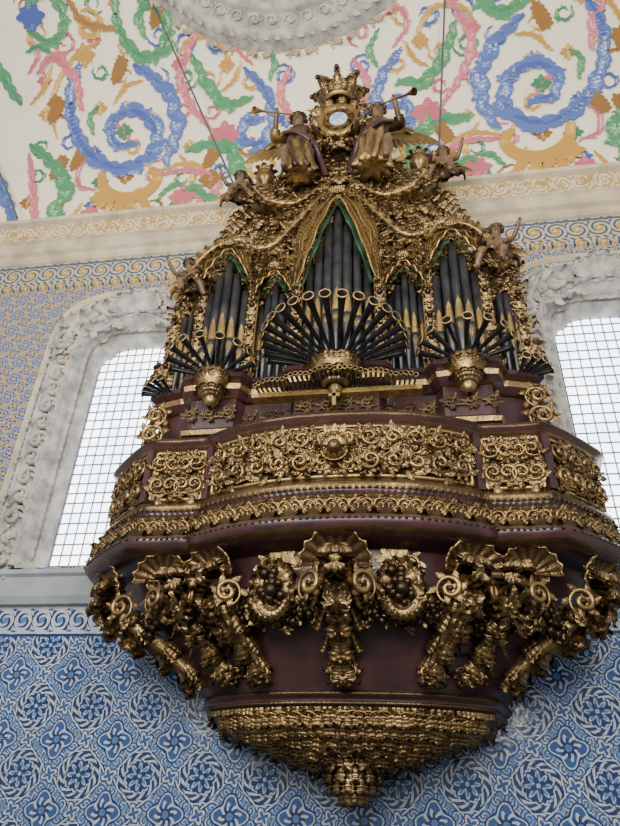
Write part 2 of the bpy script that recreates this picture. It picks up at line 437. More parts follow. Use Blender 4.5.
# vault
VR=5.0; VC=(-5.0,10.2)
def vault(x,s,lift=0):
    t=s/VR; R=VR-lift
    return (x,VC[0]+R*math.cos(t),VC[1]+R*math.sin(t))
vb=MB()
ts=np.linspace(0,pi*VR,90)
vb.grid(np.array([[vault(xx,s_) for xx in np.linspace(-9,9,12)] for s_ in ts]),color=(.93,.87,.70))
def chart(a,b): return (.0167*(a-310)-.12,.0188*(213-.113*(a-310)-b))
lay=[0]
def poly(strip,color):
    lay[0]+=1; lf=.004+.0000015*min(lay[0],20000)
    P=np.array([[vault(a[0],a[1],lf),vault(b_[0],b_[1],lf)] for a,b_ in strip]); vb.grid(P,color=color)
def petal(p,ang,L,W,color,bend=0,n=7):
    st=[]
    for k in range(n):
        q=k/(n-1); a=ang+bend*q; x=p[0]+L*q*math.cos(ang+bend*q*.6); y=p[1]+L*q*math.sin(ang+bend*q*.6); w=W*math.sin(pi*min(1,q*.90+.06))**.8
        st.append(((x-w*math.sin(a),y+w*math.cos(a)),(x+w*math.sin(a),y-w*math.cos(a))))
    poly(st,color)
def mixc(a,b_,t): return tuple(a[i]*(1-t)+b_[i]*t for i in range(3))
def vleaf(p,ang,L,cl,bend):
    petal(p,ang,L,L*.19,mixc(cl[2],cl[0],.3),bend,9)
    for k in range(1,4):
        q=k/4; a=ang+bend*q*.6; pp=(p[0]+L*q*math.cos(a),p[1]+L*q*math.sin(a))
        for sd in (-1,1): petal(pp,ang+bend*q+sd*.6,L*.34*(1.1-q*.4),L*.11,mixc(cl[0],cl[1],.25) if sd<0 else mixc(cl[2],cl[0],.5),sd*-.5,6)
    petal(p,ang,L*.95,L*.12,cl[0],bend); petal(p,ang,L*.85,L*.06,mixc(cl[0],cl[1],.6),bend,6); petal(p,ang,L*.7,L*.02,cl[1],bend,5)
C_={'b':[(.17,.25,.56),(.58,.64,.82),(.06,.10,.36)],'g':[(.13,.40,.18),(.52,.67,.40),(.05,.22,.10)],'p':[(.80,.26,.30),(.92,.62,.56),(.56,.13,.17)],'y':[(.82,.54,.12),(.92,.77,.40),(.54,.29,.05)],'o':[(.50,.27,.07),(.80,.55,.22),(.30,.14,.03)]}
def vine(pts,c,w=.10,leaf=.26,dens=.13,raw=False,n=60,one=False):
    p=cr([chart(*q) for q in pts] if not raw else pts,n); cl=C_[c]
    seg=np.linalg.norm(np.diff(p,axis=0),axis=1); cum=np.concatenate([[0],np.cumsum(seg)]); L=cum[-1]
    T=np.gradient(p,axis=0); A=np.arctan2(T[:,1],T[:,0])
    s_=.03;k=0; leaf=leaf*1.12
    while s_<L:
        i=min(len(p)-1,int(np.searchsorted(cum,s_))); q=s_/L; sz=leaf*(.45+.75*math.sin(pi*min(1,q*.85+.1)))
        sd=1 if k%2 else -1
        vleaf(p[i],A[i]+sd*.75,sz*(1 if k%4<2 else .8),cl,-sd*1.6)
        k+=1; s_+=max(.06,sz*.30)
    vleaf(p[-1],A[-1],leaf*.6,cl,.5)
    st=[]
    for i in range(len(p)):
        q=i/(len(p)-1); ww=w*.55*(.35+.65*math.sin(pi*min(1,.1+q*.85))); a=A[i]
        st.append(((p[i][0]-ww*math.sin(a),p[i][1]+ww*math.cos(a)),(p[i][0]+ww*math.sin(a),p[i][1]-ww*math.cos(a))))
    poly(st,cl[2])
    def sub(f0,f1): return [((a[0]*(1-f0)+b_[0]*f0,a[1]*(1-f0)+b_[1]*f0),(a[0]*(1-f1)+b_[0]*f1,a[1]*(1-f1)+b_[1]*f1)) for a,b_ in st]
    poly(sub(.06,.85),cl[0]); poly(sub(.14,.6),mixc(cl[0],cl[1],.5)); poly(sub(.22,.42),cl[1])
def spir(c,R,turn,a0,sd,col,w=.09,leaf=.22,inner=.06):
    n=26; pts=[]
    for k in range(n):
        q=k/(n-1); rr=R*(1-q)+inner*q; a=a0+sd*turn*2*pi*q
        cx,cy=chart(*c); pts.append((cx+rr*math.cos(a),cy+rr*math.sin(a)))
    vine(pts,col,w,leaf,raw=True,n=70)
def flower(c,R,col='p',col2='y',n=8):
    p=chart(*c)
    for k in range(n): petal(p,2*pi*k/n+.1*(k%2),R*(1-.15*(k%2)),R*.30,C_[col][2])
    for k in range(n): petal(p,2*pi*k/n,R*.85,R*.2,C_[col][k%2])
    for k in range(n): petal(p,2*pi*k/n+.35,R*.6,R*.14,C_[col][1])
    for k in range(6): petal(p,2*pi*k/6+.3,R*.4,R*.16,C_[col2][0])
    for k in range(6): petal(p,2*pi*k/6,R*.22,R*.1,C_[col2][1])
def mp(q): 
    a,b_=q; return (2*322-a,b_+.226*(a-322))
def pair(kind,*a,**k):
    if kind=='v':
        vine(a[0],*a[1:],**k); vine([mp(q) for q in a[0]],*a[1:],**k)
    if kind=='s':
        c,R,t,a0,sd=a[:5]; spir(c,R,t,a0,sd,*a[5:],**k); spir(mp(c),R,t,pi-a0,-sd,*a[5:],**k)
    if kind=='f':
        flower(a[0],*a[1:],**k); flower(mp(a[0]),*a[1:],**k)
# fine filler tendrils under the main scrolls
qf=random.Random(21)
for ix in range(9):
    for iy in range(7):
        c_=(12+ix*33+qf.uniform(-7,7),5+iy*34+qf.uniform(-7,7)); kd=qf.choice('yygpbo')
        if qf.random()<.72: pair('s',c_,qf.uniform(.15,.23),qf.uniform(.8,1.3),qf.uniform(0,6.28),qf.choice((-1,1)),kd,w=.04,leaf=.10)
        else: pair('f',c_,qf.uniform(.12,.17),kd,'y')
for q_ in ([(85,40),(60,50),(35,75),(25,105),(30,130)],[(145,170),(175,160),(195,165),(205,185)],[(165,60),(180,40),(205,35),(222,50),(215,68)],[(0,100),(18,82),(28,60)],[(170,150),(185,170),(182,190)],[(70,205),(62,225),(70,240)],[(215,85),(228,75),(236,60)],[(130,75),(112,80),(98,95)]):
    pair('v',q_,'y',w=.05,leaf=.13)
for q_ in ([(250,60),(235,45),(240,28),(255,30)],[(75,150),(60,165),(62,185),(78,190)],[(145,70),(160,85),(175,80)],[(0,70),(12,55),(10,40)],[(225,200),(215,215),(200,215)]):
    pair('v',q_,'p',w=.05,leaf=.13)
for q_ in ([(0,50),(15,45),(28,50)],[(262,40),(272,55),(268,70)],[(150,205),(160,190),(172,185)],[(80,100),(70,110),(72,125)]):
    pair('v',q_,'g',w=.05,leaf=.15)
pair('v',[(62,58),(48,85),(50,118),(70,150),(105,165),(135,152),(143,128),(128,108),(106,108),(94,122),(98,138),(112,140)],'b',w=.13,leaf=.36,n=90)
pair('v',[(120,60),(145,75),(162,98),(165,125),(158,150)],'b',w=.12,leaf=.38)
pair('v',[(240,62),(262,85),(268,115),(255,138),(238,132),(240,116),(250,114)],'b',w=.10,leaf=.30)
pair('v',[(0,140),(25,158),(45,185),(42,212),(58,235)],'g',w=.11,leaf=.36)
pair('v',[(108,-5),(108,25),(125,50),(150,48),(160,25),(148,8),(134,14),(134,28)],'g',w=.09,leaf=.28,n=80)
pair('v',[(245,205),(236,175),(228,152),(212,140),(190,142)],'g',w=.12,leaf=.38)
pair('v',[(185,50),(200,78),(218,96),(238,94)],'g',w=.09,leaf=.30)
pair('v',[(165,210),(180,192),(202,198),(222,214)],'g',w=.08,leaf=.24)
pair('v',[(5,30),(30,40),(48,22),(38,0),(18,5),(20,18)],'g',w=.08,leaf=.24)
pair('v',[(10,70),(30,55),(52,72),(58,98)],'p',w=.09,leaf=.24)
pair('v',[(205,15),(186,40),(172,70),(182,98),(202,122)],'p',w=.07,leaf=.2)
pair('v',[(0,150),(10,190),(22,228),(42,244)],'p',w=.07,leaf=.2)
pair('v',[(150,172),(185,168),(212,182),(202,200),(188,196)],'p',w=.07,leaf=.2)
pair('v',[(290,60),(278,85),(288,110),(305,118)],'p',w=.07,leaf=.2)
pair('v',[(92,118),(106,124),(112,132)],'p',w=.06,leaf=.14)
pair('f',(218,130),.30,'p','p'); pair('f',(92,200),.26,'y','o'); pair('f',(178,198),.26,'p','y'); pair('f',(80,222),.24,'p','g')
pair('f',(30,98),.18,'o','y'); pair('f',(12,18),.28,'b','p'); pair('f',(205,178),.22,'o','y'); pair('f',(108,126),.17,'g','p')
pair('f',(66,52),.22,'y','o'); pair('f',(170,60),.14,'p','y'); pair('f',(222,60),.15,'y','p')
pair('v',[(85,170),(92,190),(112,200),(135,195),(148,178),(140,165)],'y',w=.22,leaf=.2)
pair('v',[(98,222),(104,205),(118,212),(128,196),(140,210),(148,220)],'y',w=.18,leaf=.18)
pair('v',[(150,225),(165,220),(178,225),(190,216)],'y',w=.12,leaf=.14)
pair('s',(75,25),.26,1.3,2.0,-1,'y',w=.06,leaf=.14)
pair('s',(255,165),.26,1.2,0,1,'y',w=.06,leaf=.15)
pair('v',[(55,0),(70,22),(100,28)],'o',w=.08,leaf=.2)
for q_ in ((104,65),(58,155),(152,14),(205,152),(30,105),(36,165)):
    for k in range(5): pair('f',(q_[0]-4+2*k,q_[1]+8-4*k),.15-.01*abs(k-2),'o','y',n=6)
pair('v',[(0,235),(-20,200),(-40,170),(-60,120)],'b',w=.12,leaf=.34); pair('v',[(-10,100),(-40,60),(-70,40)],'g',w=.12,leaf=.34)
vb.obj('ceiling',[PAINT],smooth=True,kind='structure')
# medallion frame
rb=MB(); RC=(-.42,6.2); A=np.linspace(0,2*pi,97)[:-1]
prof=[(3.02,0),(3.02,.05),(2.9,.07),(2.86,.16),(2.78,.2),(2.7,.16),(2.66,.08),(2.45,.08),(2.42,.18),(2.34,.24),(2.26,.18),(2.2,.1),(2.0,.08),(1.94,.12),(1.86,.05),(1.86,0)]
rb.grid(np.array([[vault(RC[0]+R*math.cos(a),RC[1]+R*math.sin(a),l) for a in A] for R,l in prof]),cv=True)
def vframe(a,x,s_,ang):
    t=s_/VR; n=np.array([0,-math.cos(t),-math.sin(t)]); up=np.array([0,-math.sin(t),math.cos(t)]); return frm(n,up,ang)
for k in range(52):
    a=2*pi*k/52; x_,s_=RC[0]+2.55*math.cos(a),RC[1]+2.55*math.sin(a)
    rb.st(SCRL,vault(x_,s_,.07),vframe(0,x_,s_,pi/2-a+pi/2),.34,mat=0)
    x_,s_=RC[0]+2.99*math.cos(a),RC[1]+2.99*math.sin(a)
    rb.st(SCR if k%2 else SCRm,vault(x_,s_,.0),vframe(0,x_,s_,pi/2-a),(.36,.2,.36),mat=2)
    rb.st(LEAF,vault(x_,s_,.02),vframe(0,x_,s_,pi/2-a+.7*(-1)**k),.28,mat=2)
for k in range(90):
    a=2*pi*k/90; x_,s_=RC[0]+2.10*math.cos(a),RC[1]+2.10*math.sin(a)
    rb.st(LEAFF,vault(x_,s_,.09),vframe(0,x_,s_,pi/2-a),.14,mat=0)
    x_,s_=RC[0]+2.83*math.cos(a),RC[1]+2.83*math.sin(a)
    rb.st(LEAFF,vault(x_,s_,.17),vframe(0,x_,s_,-a+.5),(.16,.2,.16),mat=0)
P=[[vault(RC[0]+R*math.cos(a),RC[1]+R*math.sin(a),.03) for a in A] for R in (1.87,1.0,.01)]
rb.grid(np.array(P),cv=True,mat=1)
rb.obj('trim_5',[STONE,STONEC,OCH],kind='structure')

# ------------------------------------------------------------------ plan-based balcony
BX=.49
half=[(0,-1.47),(.35,-1.455),(.7,-1.40),(1.0,-1.31),(1.22,-1.21),(1.33,-1.15),(1.36,-1.10),(1.7,-1.085),(2.00,-1.10),(2.22,-.92),(2.44,-.70),(2.64,-.48),(2.68,-.2),(2.70,0)]
def densify(h,step=.07):
    out=[]
    for a,b_ in zip(h[:-1],h[1:]):
        n=max(1,int(math.dist(a,b_)/step)); out+=[(a[0]+(b_[0]-a[0])*k/n,a[1]+(b_[1]-a[1])*k/n) for k in range(n)]
    out.append(h[-1]); return out
def full(h): 
    h=densify(h); return np.array([(-x,y) for x,y in h[::-1]][:-1]+h)
PL=full(half); PL[:,0]+=BX
def normals(p):
    t=np.gradient(p,axis=0); t/=np.linalg.norm(t,axis=1)[:,None]; return np.stack([t[:,1],-t[:,0]],1)
PN=normals(PL); PN[0]=(-1,0); PN[-1]=(1,0)
def smoothn(N,k):
    for _ in range(k):
        M2=N.copy(); M2[1:-1]=(N[:-2]+N[1:-1]*2+N[2:])/4; N=M2/np.linalg.norm(M2,axis=1)[:,None]
    return N
pc=np.concatenate([[0],np.cumsum(np.linalg.norm(np.diff(PL,axis=0),axis=1))]); PLEN=pc[-1]
def sweep(mb,pl,nr,prof,mats=None,mat=0):
    P=np.array([[(p[0]+n[0]*o,min(p[1]+n[1]*o,0),z) for p,n in zip(pl,nr)] for o,z in prof]); V,Q=gridq(P)
    if mats is not None: mat=np.repeat(np.array(mats),len(pl)-1)
    mb.add(V,Q,mat)
def onplan(s_,o,z):
    p=np.array([np.interp(s_,pc,PL[:,0]),np.interp(s_,pc,PL[:,1])]); n=np.array([np.interp(s_,pc,PN[:,0]),np.interp(s_,pc,PN[:,1])]); n/=np.linalg.norm(n)
    return np.array([p[0]+n[0]*o,p[1]+n[1]*o,z]),np.array([n[0],n[1],0])
def s_of_x(X): return float(np.interp(X+BX,PL[:,0],pc))
def lowplan(p,w=1.42,dep=.9,k=1.0):
    out=[]
    for x,y in p:
        q=max(-1,min(1,(x-BX)/2.70)); X=w*math.copysign(abs(q)**.92,q)
        yy=-dep*(1-abs(q)**2.2)**.75 if abs(q)<1 else 0
        yy=yy*.55-dep*.45*min(1,(1-abs(q))*9)
        out.append((BX+.04+X,yy*k))
    return np.array(out)
LP=lowplan(PL)
bal=empty('organ_balcony',(BX,-.6,2.1),label='curved red lacquer balcony with gilded carved panels and bracketed base',category='balcony')
mb=MB()
prof=[(-.5,4.7),(-.06,5.0),(-.06,5.26),(.06,5.27),(.09,5.24),(.085,5.20),(.04,5.18),(.03,5.15),(0,5.14),(0,4.54),(.03,4.53),(.05,4.49),(.06,4.45),(.04,4.42),(.03,4.38),(.06,4.36),(.07,4.33),(.10,4.26),(.13,4.18),(.14,4.12),(.17,4.10),(.17,4.05),(.14,4.00),(.10,3.96),(-.05,3.94),(-.24,3.93)]
mats=[2,0,0,0,1,0,1,0,2,0,1,1,1,0,0,1,2,2,2,1,0,0,1,0,0]
sweep(mb,PL,PN,prof,mats)
mb.box((BX-2.5,-.75,4.35),(BX+2.5,0,4.45),0)
SN=smoothn(PN,60); SN[0]=(-1,0);SN[-1]=(1,0)
PI=np.array([(p[0]-n[0]*.23,min(0,p[1]-n[1]*.23)) for p,n in zip(PL,SN)])
NS=18; P=[]
for s_ in np.linspace(0,1,NS):
    w=s_**1.4-.02*math.sin(2*pi*s_); q=PI*(1-w)+LP*w; z=3.97-1.18*s_
    P.append(np.stack([q[:,0],q[:,1],np.full(len(q),z)],-1))
BW=np.array(P); mb.grid(BW)
LN=normals(LP); LN[0]=(-1,0);LN[-1]=(1,0)
sweep(mb,LP,LN,[(0,2.79),(.05,2.78),(.07,2.75),(.05,2.73),(.0,2.71),(.02,2.70),(.03,2.67),(-.02,2.65)],[0,1,1,0,0,1,1])
PD=[]
for z,sx,sy in [(2.65,.98,1),(2.60,.93,.98),(2.55,.84,.95),(2.50,.74,.92),(2.45,.62,.88),(2.40,.52,.84),(2.34,.40,.78),(2.27,.27,.70),(2.2,.16,.62)]:
    c=np.array([BX+.06,0]); q=(LP-c)*np.array([sx,sy])+c
    PD.append(np.stack([q[:,0],q[:,1],np.full(len(q),z)],-1))
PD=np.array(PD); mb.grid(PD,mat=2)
body=mb.obj('balcony_body',[RED,GOLD,GOLDD],bal)
def surfpt(G,s_,z):
    zs=G[:,0,2]; i=np.interp(-z,-zs,np.arange(len(zs))); i0=int(min(len(zs)-2,max(0,math.floor(i)))); fr=i-i0
    row=G[i0]*(1-fr)+G[i0+1]*fr; j=np.interp(s_,pc,np.arange(len(pc))); j0=int(min(len(pc)-2,j)); fj=j-j0
    p=row[j0]*(1-fj)+row[j0+1]*fj; tv=row[j0+1]-row[j0]; tu=G[i0+1,j0]-G[i0,j0]; n=np.cross(tv,tu)
    n=np.array(n)/ (np.linalg.norm(n)+1e-9)
    if n[1]>0: n=-n
    if n[2]>0.5: n=-n
    return p,n
segs=[(-2.60,-2.06,'s'),(-1.95,-1.42,'s'),(-1.27,1.27,'c'),(1.42,1.95,'s'),(2.06,2.60,'s')]
for X0,X1,kind in segs:
    s0,s1=s_of_x(X0),s_of_x(X1); w=s1-s0; mb=MB()
    S=np.linspace(s0,s1,24)
    for zz in (5.11,4.565): tube(mb,[onplan(s_,.012,zz)[0] for s_ in S],.02,6,mat=1)
    for ss in (s0,s1): tube(mb,[onplan(ss,.012,z)[0] for z in (4.565,4.8,5.11)],.02,6,mat=1)
    nc=max(2,int(round(w/2/.23))); cw=w/2/nc
    mid=(s0+s1)/2
    q2=random.Random(5)
    for sd in (-1,1):
        for k in range(nc):
            for row in range(2):
                ss=mid+sd*(k+.5)*cw; zz=4.84+(.125 if row else -.125)
                p,n=onplan(ss,.01,zz); fl=((k+row)%2==0)!=(sd<0)
                mb.st(SCR if fl else SCRm,p,frm(n,(0,0,1),(pi if row else 0)+sd*1.3*k),(.25,.42,.25))
    nn=int(w*150)
    qs=[(q2.uniform(.0,w/2-.03),q2.uniform(4.60,5.07),q2.uniform(0,2*pi),q2.random(),q2.uniform(.08,.17)) for _ in range(nn)]
    for sd in (-1,1):
        for ds,zz,an,ch,sz in qs:
            p,n=onplan(mid+sd*ds,.02,zz); mb.st(LEAFF if ch<.3 else (LEAFB if ch<.75 else LEAFL),p,frm(n,(0,0,1),sd*an),sz)
    if kind=='c':
        p,n=onplan(mid,.03,4.84)
        for k in range(12): mb.st(LEAFB,p,frm(n,(0,0,1),2*pi*k/12),.24)
        mb.st(SHELL,p+np.array([0,-.05,.02]),frm(n,(0,0,1),0),.14,mat=1); mb.st(SHELL,p+np.array([0,-.05,-.05]),frm(n,(0,0,1),pi),.12,mat=1)
        ball(mb,p+np.array([0,-.1,-.02]),.075,1); 
        for k in (-1,0,1): mb.st(LEAFF,p+np.array([k*.05,-.06,.12]),frm(n,(0,0,1),k*.4),.13,mat=1)
    else:
        p,n=onplan(mid,.03,4.84); mb.st(ROS,p,frm(n),.2)
    mb.obj('balustrade_panel',[GOLD,GOLDB],bal)
mb=MB(); s_=.06;k=0
while s_<PLEN-.06:
    p,n=onplan(s_,.04,4.50); mb.st(LEAF,p,frm(n,(0,0,-1)),(.11,.10,.13)); 
    p,n=onplan(s_,.17,4.075); ball(mb,p,.018,seg=6,rings=4)
    p,n=onplan(s_+.03,.06,4.345); ball(mb,p,.017,seg=6,rings=4)
    k+=1; s_+=.06
s_=.08;k=0
while s_<PLEN-.06:
    p,n=onplan(s_,.10,4.22); F=frm(n+np.array([0,0,-.35]),(0,0,1),pi/2*(1 if k%2 else -1))
    mb.st(SCR if k%2 else SCRm,p,F,(.18,.2,.18)); 
    mb.st(LEAFB,p,frm(n,(0,0,1),.6*(-1)**k),.17); mb.st(LEAFB,p+n*.02,frm(n,(0,0,-1),.6*(-1)**k),.16); k+=1; s_+=.105
mb.obj('cornice_band',[GOLD],bal)
for X in (-2.02,-1.35,1.35,2.02):
    mb=MB(); ss=s_of_x(X); p,n=onplan(ss,0,0); F=frm(n)
    V=[]
    for zz in (4.54,5.15):
        for (a,b_) in ((-.04,0.02),(-.04,-.04),(.04,-.04),(.04,0.02)): V.append(np.array([p[0],p[1],zz])+F[:,0]*a+F[:,1]*b_)
    mb.add(V,[(0,1,5,4),(1,2,6,5),(2,3,7,6)],0)
    mb.obj('corner_post',[RED],bal,smooth=False)
def bracket(X,size,mid=False):
    ss=s_of_x(X) if abs(X)<2.66 else (PLEN-.12 if X>0 else .12)
    mb=MB(); q=random.Random(int(abs(X)*50)); outer=abs(X)>2
    p0,n0=surfpt(BW,ss,3.88); nh=np.array([n0[0],n0[1],0]); nh/=np.linalg.norm(nh)
    up=np.array([0,0,1.0]); side=np.cross(nh,up)
    c=p0+nh*.13+up*(-.13)
    mb.st(SHELL,c,frm(nh*1.0-up*.2,(0,0,1)),(.26*size,.30*size,.26*size))
    for k in (-1,1): mb.st(LEAFB,c-nh*.05,frm(nh,(0,0,1),k*1.5),.30*size)
    ctrl=[]
    for (z,o) in ((3.72,.12),(3.64,.24),(3.54,.32),(3.42,.33),(3.28,.25),(3.15,.14),(3.03,.07),(2.95,.05),(2.89,.08)):
        p,n=surfpt(BW,ss,z); ctrl.append(p+nh*o*size)
    path=cr(ctrl,36); t=np.linspace(0,1,36)
    wd=(.03+.095*np.clip(1.15-t*1.15,0,1)**.8*np.clip(t*8,.3,1))*size
    P=[]
    for i in range(36):
        tg=path[min(35,i+1)]-path[max(0,i-1)]; tg/=np.linalg.norm(tg); nn=np.cross(tg,side); 
        if np.dot(nn,nh)<0: nn=-nn
        row=[path[i]-side*wd[i]-nn*.10]+[path[i]+side*qq*wd[i]+nn*(.05*size*(1-qq*qq)+.012*math.cos(qq*9.4)) for qq in np.linspace(-1,1,9)]+[path[i]+side*wd[i]-nn*.10]
        P.append(row)
    mb.grid(np.array(P),mat=0)
    def fr_at(i):
        tg=path[min(35,i+1)]-path[max(0,i-1)]; tg/=np.linalg.norm(tg); nn=np.cross(tg,side)
        if np.dot(nn,nh)<0: nn=-nn
        return nn,tg
    for i in (1,6,11,16,21,26,31):
        nn,tg=fr_at(i); k_=1-.45*i/35
        mb.st(LEAFB,path[i]+nn*.03,frm(nn,tg,0),.40*size*k_)
        for sd in (-1,1):
            mb.st(LEAFB,path[i]+side*sd*wd[i]*.6+nn*.01,frm(nn,tg,-sd*.5),.42*size*k_)
            if i<20: mb.st(LEAFB,path[i]+side*sd*wd[i]*.9-nn*.03,frm(nn+side*sd*.4,tg,-sd*1.15),.40*size*k_)
            if 6<i: mb.st(LEAFB,path[i]+side*sd*wd[i]-nn*.03,frm(side*sd+nn*.3,tg,-sd*.1),.32*size*k_)
            if 6<i and outer: mb.st(LEAFB,path[i]+side*sd*wd[i]-nn*.09,frm(side*sd,tg,0),.30*size*k_)
    for sd in (-1,1): 
        mb.st(SCR if sd>0 else SCRm,path[10]+side*sd*(wd[10]+.08),frm(nh+side*sd*.7,up,sd*1.1),.29*size)
        mb.st(SCR if sd>0 else SCRm,path[32]+side*sd*.07,frm(nh,up,pi),.16*size)
    mb.obj('scroll_bracket',[GOLD,GOLDD],bal)
for X,s_ in ((0,1.15),(-1.19,1.05),(1.19,1.05),(-1.80,1.0),(1.80,1.0),(-2.42,1.1),(2.42,1.1)): bracket(X,s_)
for Xa,Xb in ((-2.42,-1.80),(-1.80,-1.19),(-1.19,0),(0,1.19),(1.19,1.80),(1.80,2.42)):
    mb=MB(); n=9 if abs(Xa-Xb)>1 else 3; q=random.Random(int((abs(Xa+Xb))*10))
    sa,sb=s_of_x(Xa),s_of_x(Xb)
    for k in range(n):
        t=(k+.5)/n; ss=sa+(sb-sa)*t; z=3.52-.10*math.sin(pi*t)+(.06 if n>5 and k==n//2 else 0); p,nn=surfpt(BW,ss,z); nh=np.array([nn[0],nn[1],-.2])
        o=.12+.06*math.sin(pi*t)
        mb.st(FRU if k%2 else ROS,p+nh*o,frm(nh,(0,0,1),q.uniform(-.5,.5)),.32)
        for j in range(6): mb.st(LEAFB,p+nh*(o-.06)+np.array([0,0,q.uniform(-.10,.10)]),frm(nh,(0,0,1),q.uniform(0,6.28)),q.uniform(.22,.34))
    if n>5:
        ss=(sa+sb)/2; p,nn=surfpt(BW,ss,3.62); nh=np.array([nn[0],nn[1],-.1])
        mb.st(FRU,p+nh*.16,frm(nh),.38)
        for j in range(7): mb.st(LEAFB,p+nh*.10,frm(nh,(0,0,1),-1.5+.5*j),.36)
        for j in range(9): mb.st(LEAFB,p+nh*.14-np.array([0,0,.16]),frm(nh,(0,0,1),pi-1.2+.3*j),.36)
        ball(mb,p+nh*.26-np.array([0,0,.08]),.065)
    mb.obj('garland',[GOLD],bal)
for X in (-.56,.56):
    mb=MB(); p,n=surfpt(BW,s_of_x(X),3.81)
    for k in range(5): mb.st(LEAFF,p+n*.01,frm(n,(0,0,1),-1.3+.65*k),(.20,.04,.20))
    mb.st(SCR,p+n*.01+np.array([-.14,0,0]),frm(n),(.24,.06,.24)); mb.st(SCRm,p+n*.01+np.array([.14,0,0]),frm(n),(.24,.06,.24))
    mb.obj('gilt_flower',[GOLDB],bal)
# pendant carving
mb=MB(); 
for row,(z,sz,st) in enumerate(((2.69,.13,.08),(2.62,.20,.10),(2.56,.24,.14),(2.50,.26,.17),(2.44,.26,.22),(2.38,.25,.28),(2.31,.24,.4),(2.25,.22,.55))):
    s_=.2
    while s_<PLEN-.2:
        if z>2.65: j=np.interp(s_,pc,np.arange(len(pc))); j0=int(j); p=np.array([*(LP[j0]),z]); n=np.array([*LN[j0],-.3])
        else: p,n=surfpt(PD,s_,z)
        n=n/np.linalg.norm(n); mb.st(LEAFB if row else LEAF,p-n*.01,frm(n,(0,0,-1),rng.uniform(-.2,.2)),sz*rng.uniform(.85,1.1))
        if row in (2,4,6): mb.st(SCR if rng.random()<.5 else SCRm,p,frm(n,(0,0,-1),rng.uniform(-1,1)),sz*.9)
        s_+=st
mb.obj('carved_pendant',[GOLD],bal)
mb=MB(); kc=np.array([BX+.08,-.50,0])
lathe(mb,[(.02,1.98),(.1,2.0),(.18,2.07),(.21,2.16),(.18,2.26),(.2,2.34)],c=tuple(kc),seg=14,mat=1)
for j in range(4):
    for k in range(11):
        a=2*pi*(k+.5*j)/11; nn=np.array([math.cos(a),math.sin(a),-.15*j]); rr=(.22,.21,.19,.12)[j]
        mb.st(LEAFB,kc+np.array([0,0,2.30-.075*j])+nn*rr*np.array([1,1,0]),frm(nn,(0,0,-1)),.20)
mb.obj('pendant_knob',[GOLD,GOLDD],bal)

# ------------------------------------------------------------------ organ case
CX=.42
org=empty('pipe_organ',(CX,-.5,4.45),label='ornate gilded baroque pipe organ with horizontal trumpet pipes on a balcony',category='pipe organ')
zz_=[6.0,6.4,7.0,7.6,8.1,8.5,8.8,9.2,9.5,9.9,10.3,10.6]; hw_=[2.25,2.22,2.2,2.14,2.04,1.84,1.62,1.42,1.2,.95,.62,.2]
def hw(z): return float(np.interp(z,zz_,hw_))
mb=MB()
hp=[(0,-.92),(.5,-.92),(.58,-.72),(1.08,-.72),(1.16,-.86),(1.74,-.86),(1.82,-.62),(2.25,-.5),(2.29,0)]
CP=full(hp); CP[:,0]+=CX; CN=normals(CP); CN[0]=(-1,0); CN[-1]=(1,0)
sweep(mb,CP,CN,[(-.05,4.4),(-.05,5.45),(.02,5.48),(.04,5.53),(0,5.57),(-.04,5.6),(-.04,5.98),(0,6.0),(.07,6.06),(.09,6.12),(.05,6.16),(.12,6.2),(.12,6.26),(0,6.28),(-.4,6.3)],[0,0,1,0,0,0,1,0,1,1,0,0,0,0])
P=[]
for z in np.linspace(6.25,10.6,40):
    h=hw(z)-.04; P.append([(CX-h,0 if z<10 else -.3,z),(CX-h,-.5,z),(CX-h*.5,-.58,z),(CX,-.62,z),(CX+h*.5,-.58,z),(CX+h,-.5,z),(CX+h,0 if z<10 else -.3,z)])
mb.grid(np.array(P),mat=2)
mb.obj('organ_case',[RED,GOLD,DARK],org,smooth=False)
opens=[(0,.43,6.3,8.95,-.95,7,1.0),(.83,.23,6.3,7.85,-.76,5,.35),(-.83,.23,6.3,7.85,-.76,5,.35),(1.45,.29,6.3,8.2,-.88,5,.5),(-1.45,.29,6.3,8.2,-.88,5,.5),(2.02,.17,6.3,7.6,-.62,4,.2),(-2.02,.17,6.3,7.6,-.62,4,.2)]
def inopen(X,z,m_=0):
    for c,h,z0,z1,y,n,tp in opens:
        sl=h*min(1,max(0,(z1-z)/(tp*1.1+.01)))
        if z<z1 and abs(X-c)<sl-m_+.02: return True
    return False
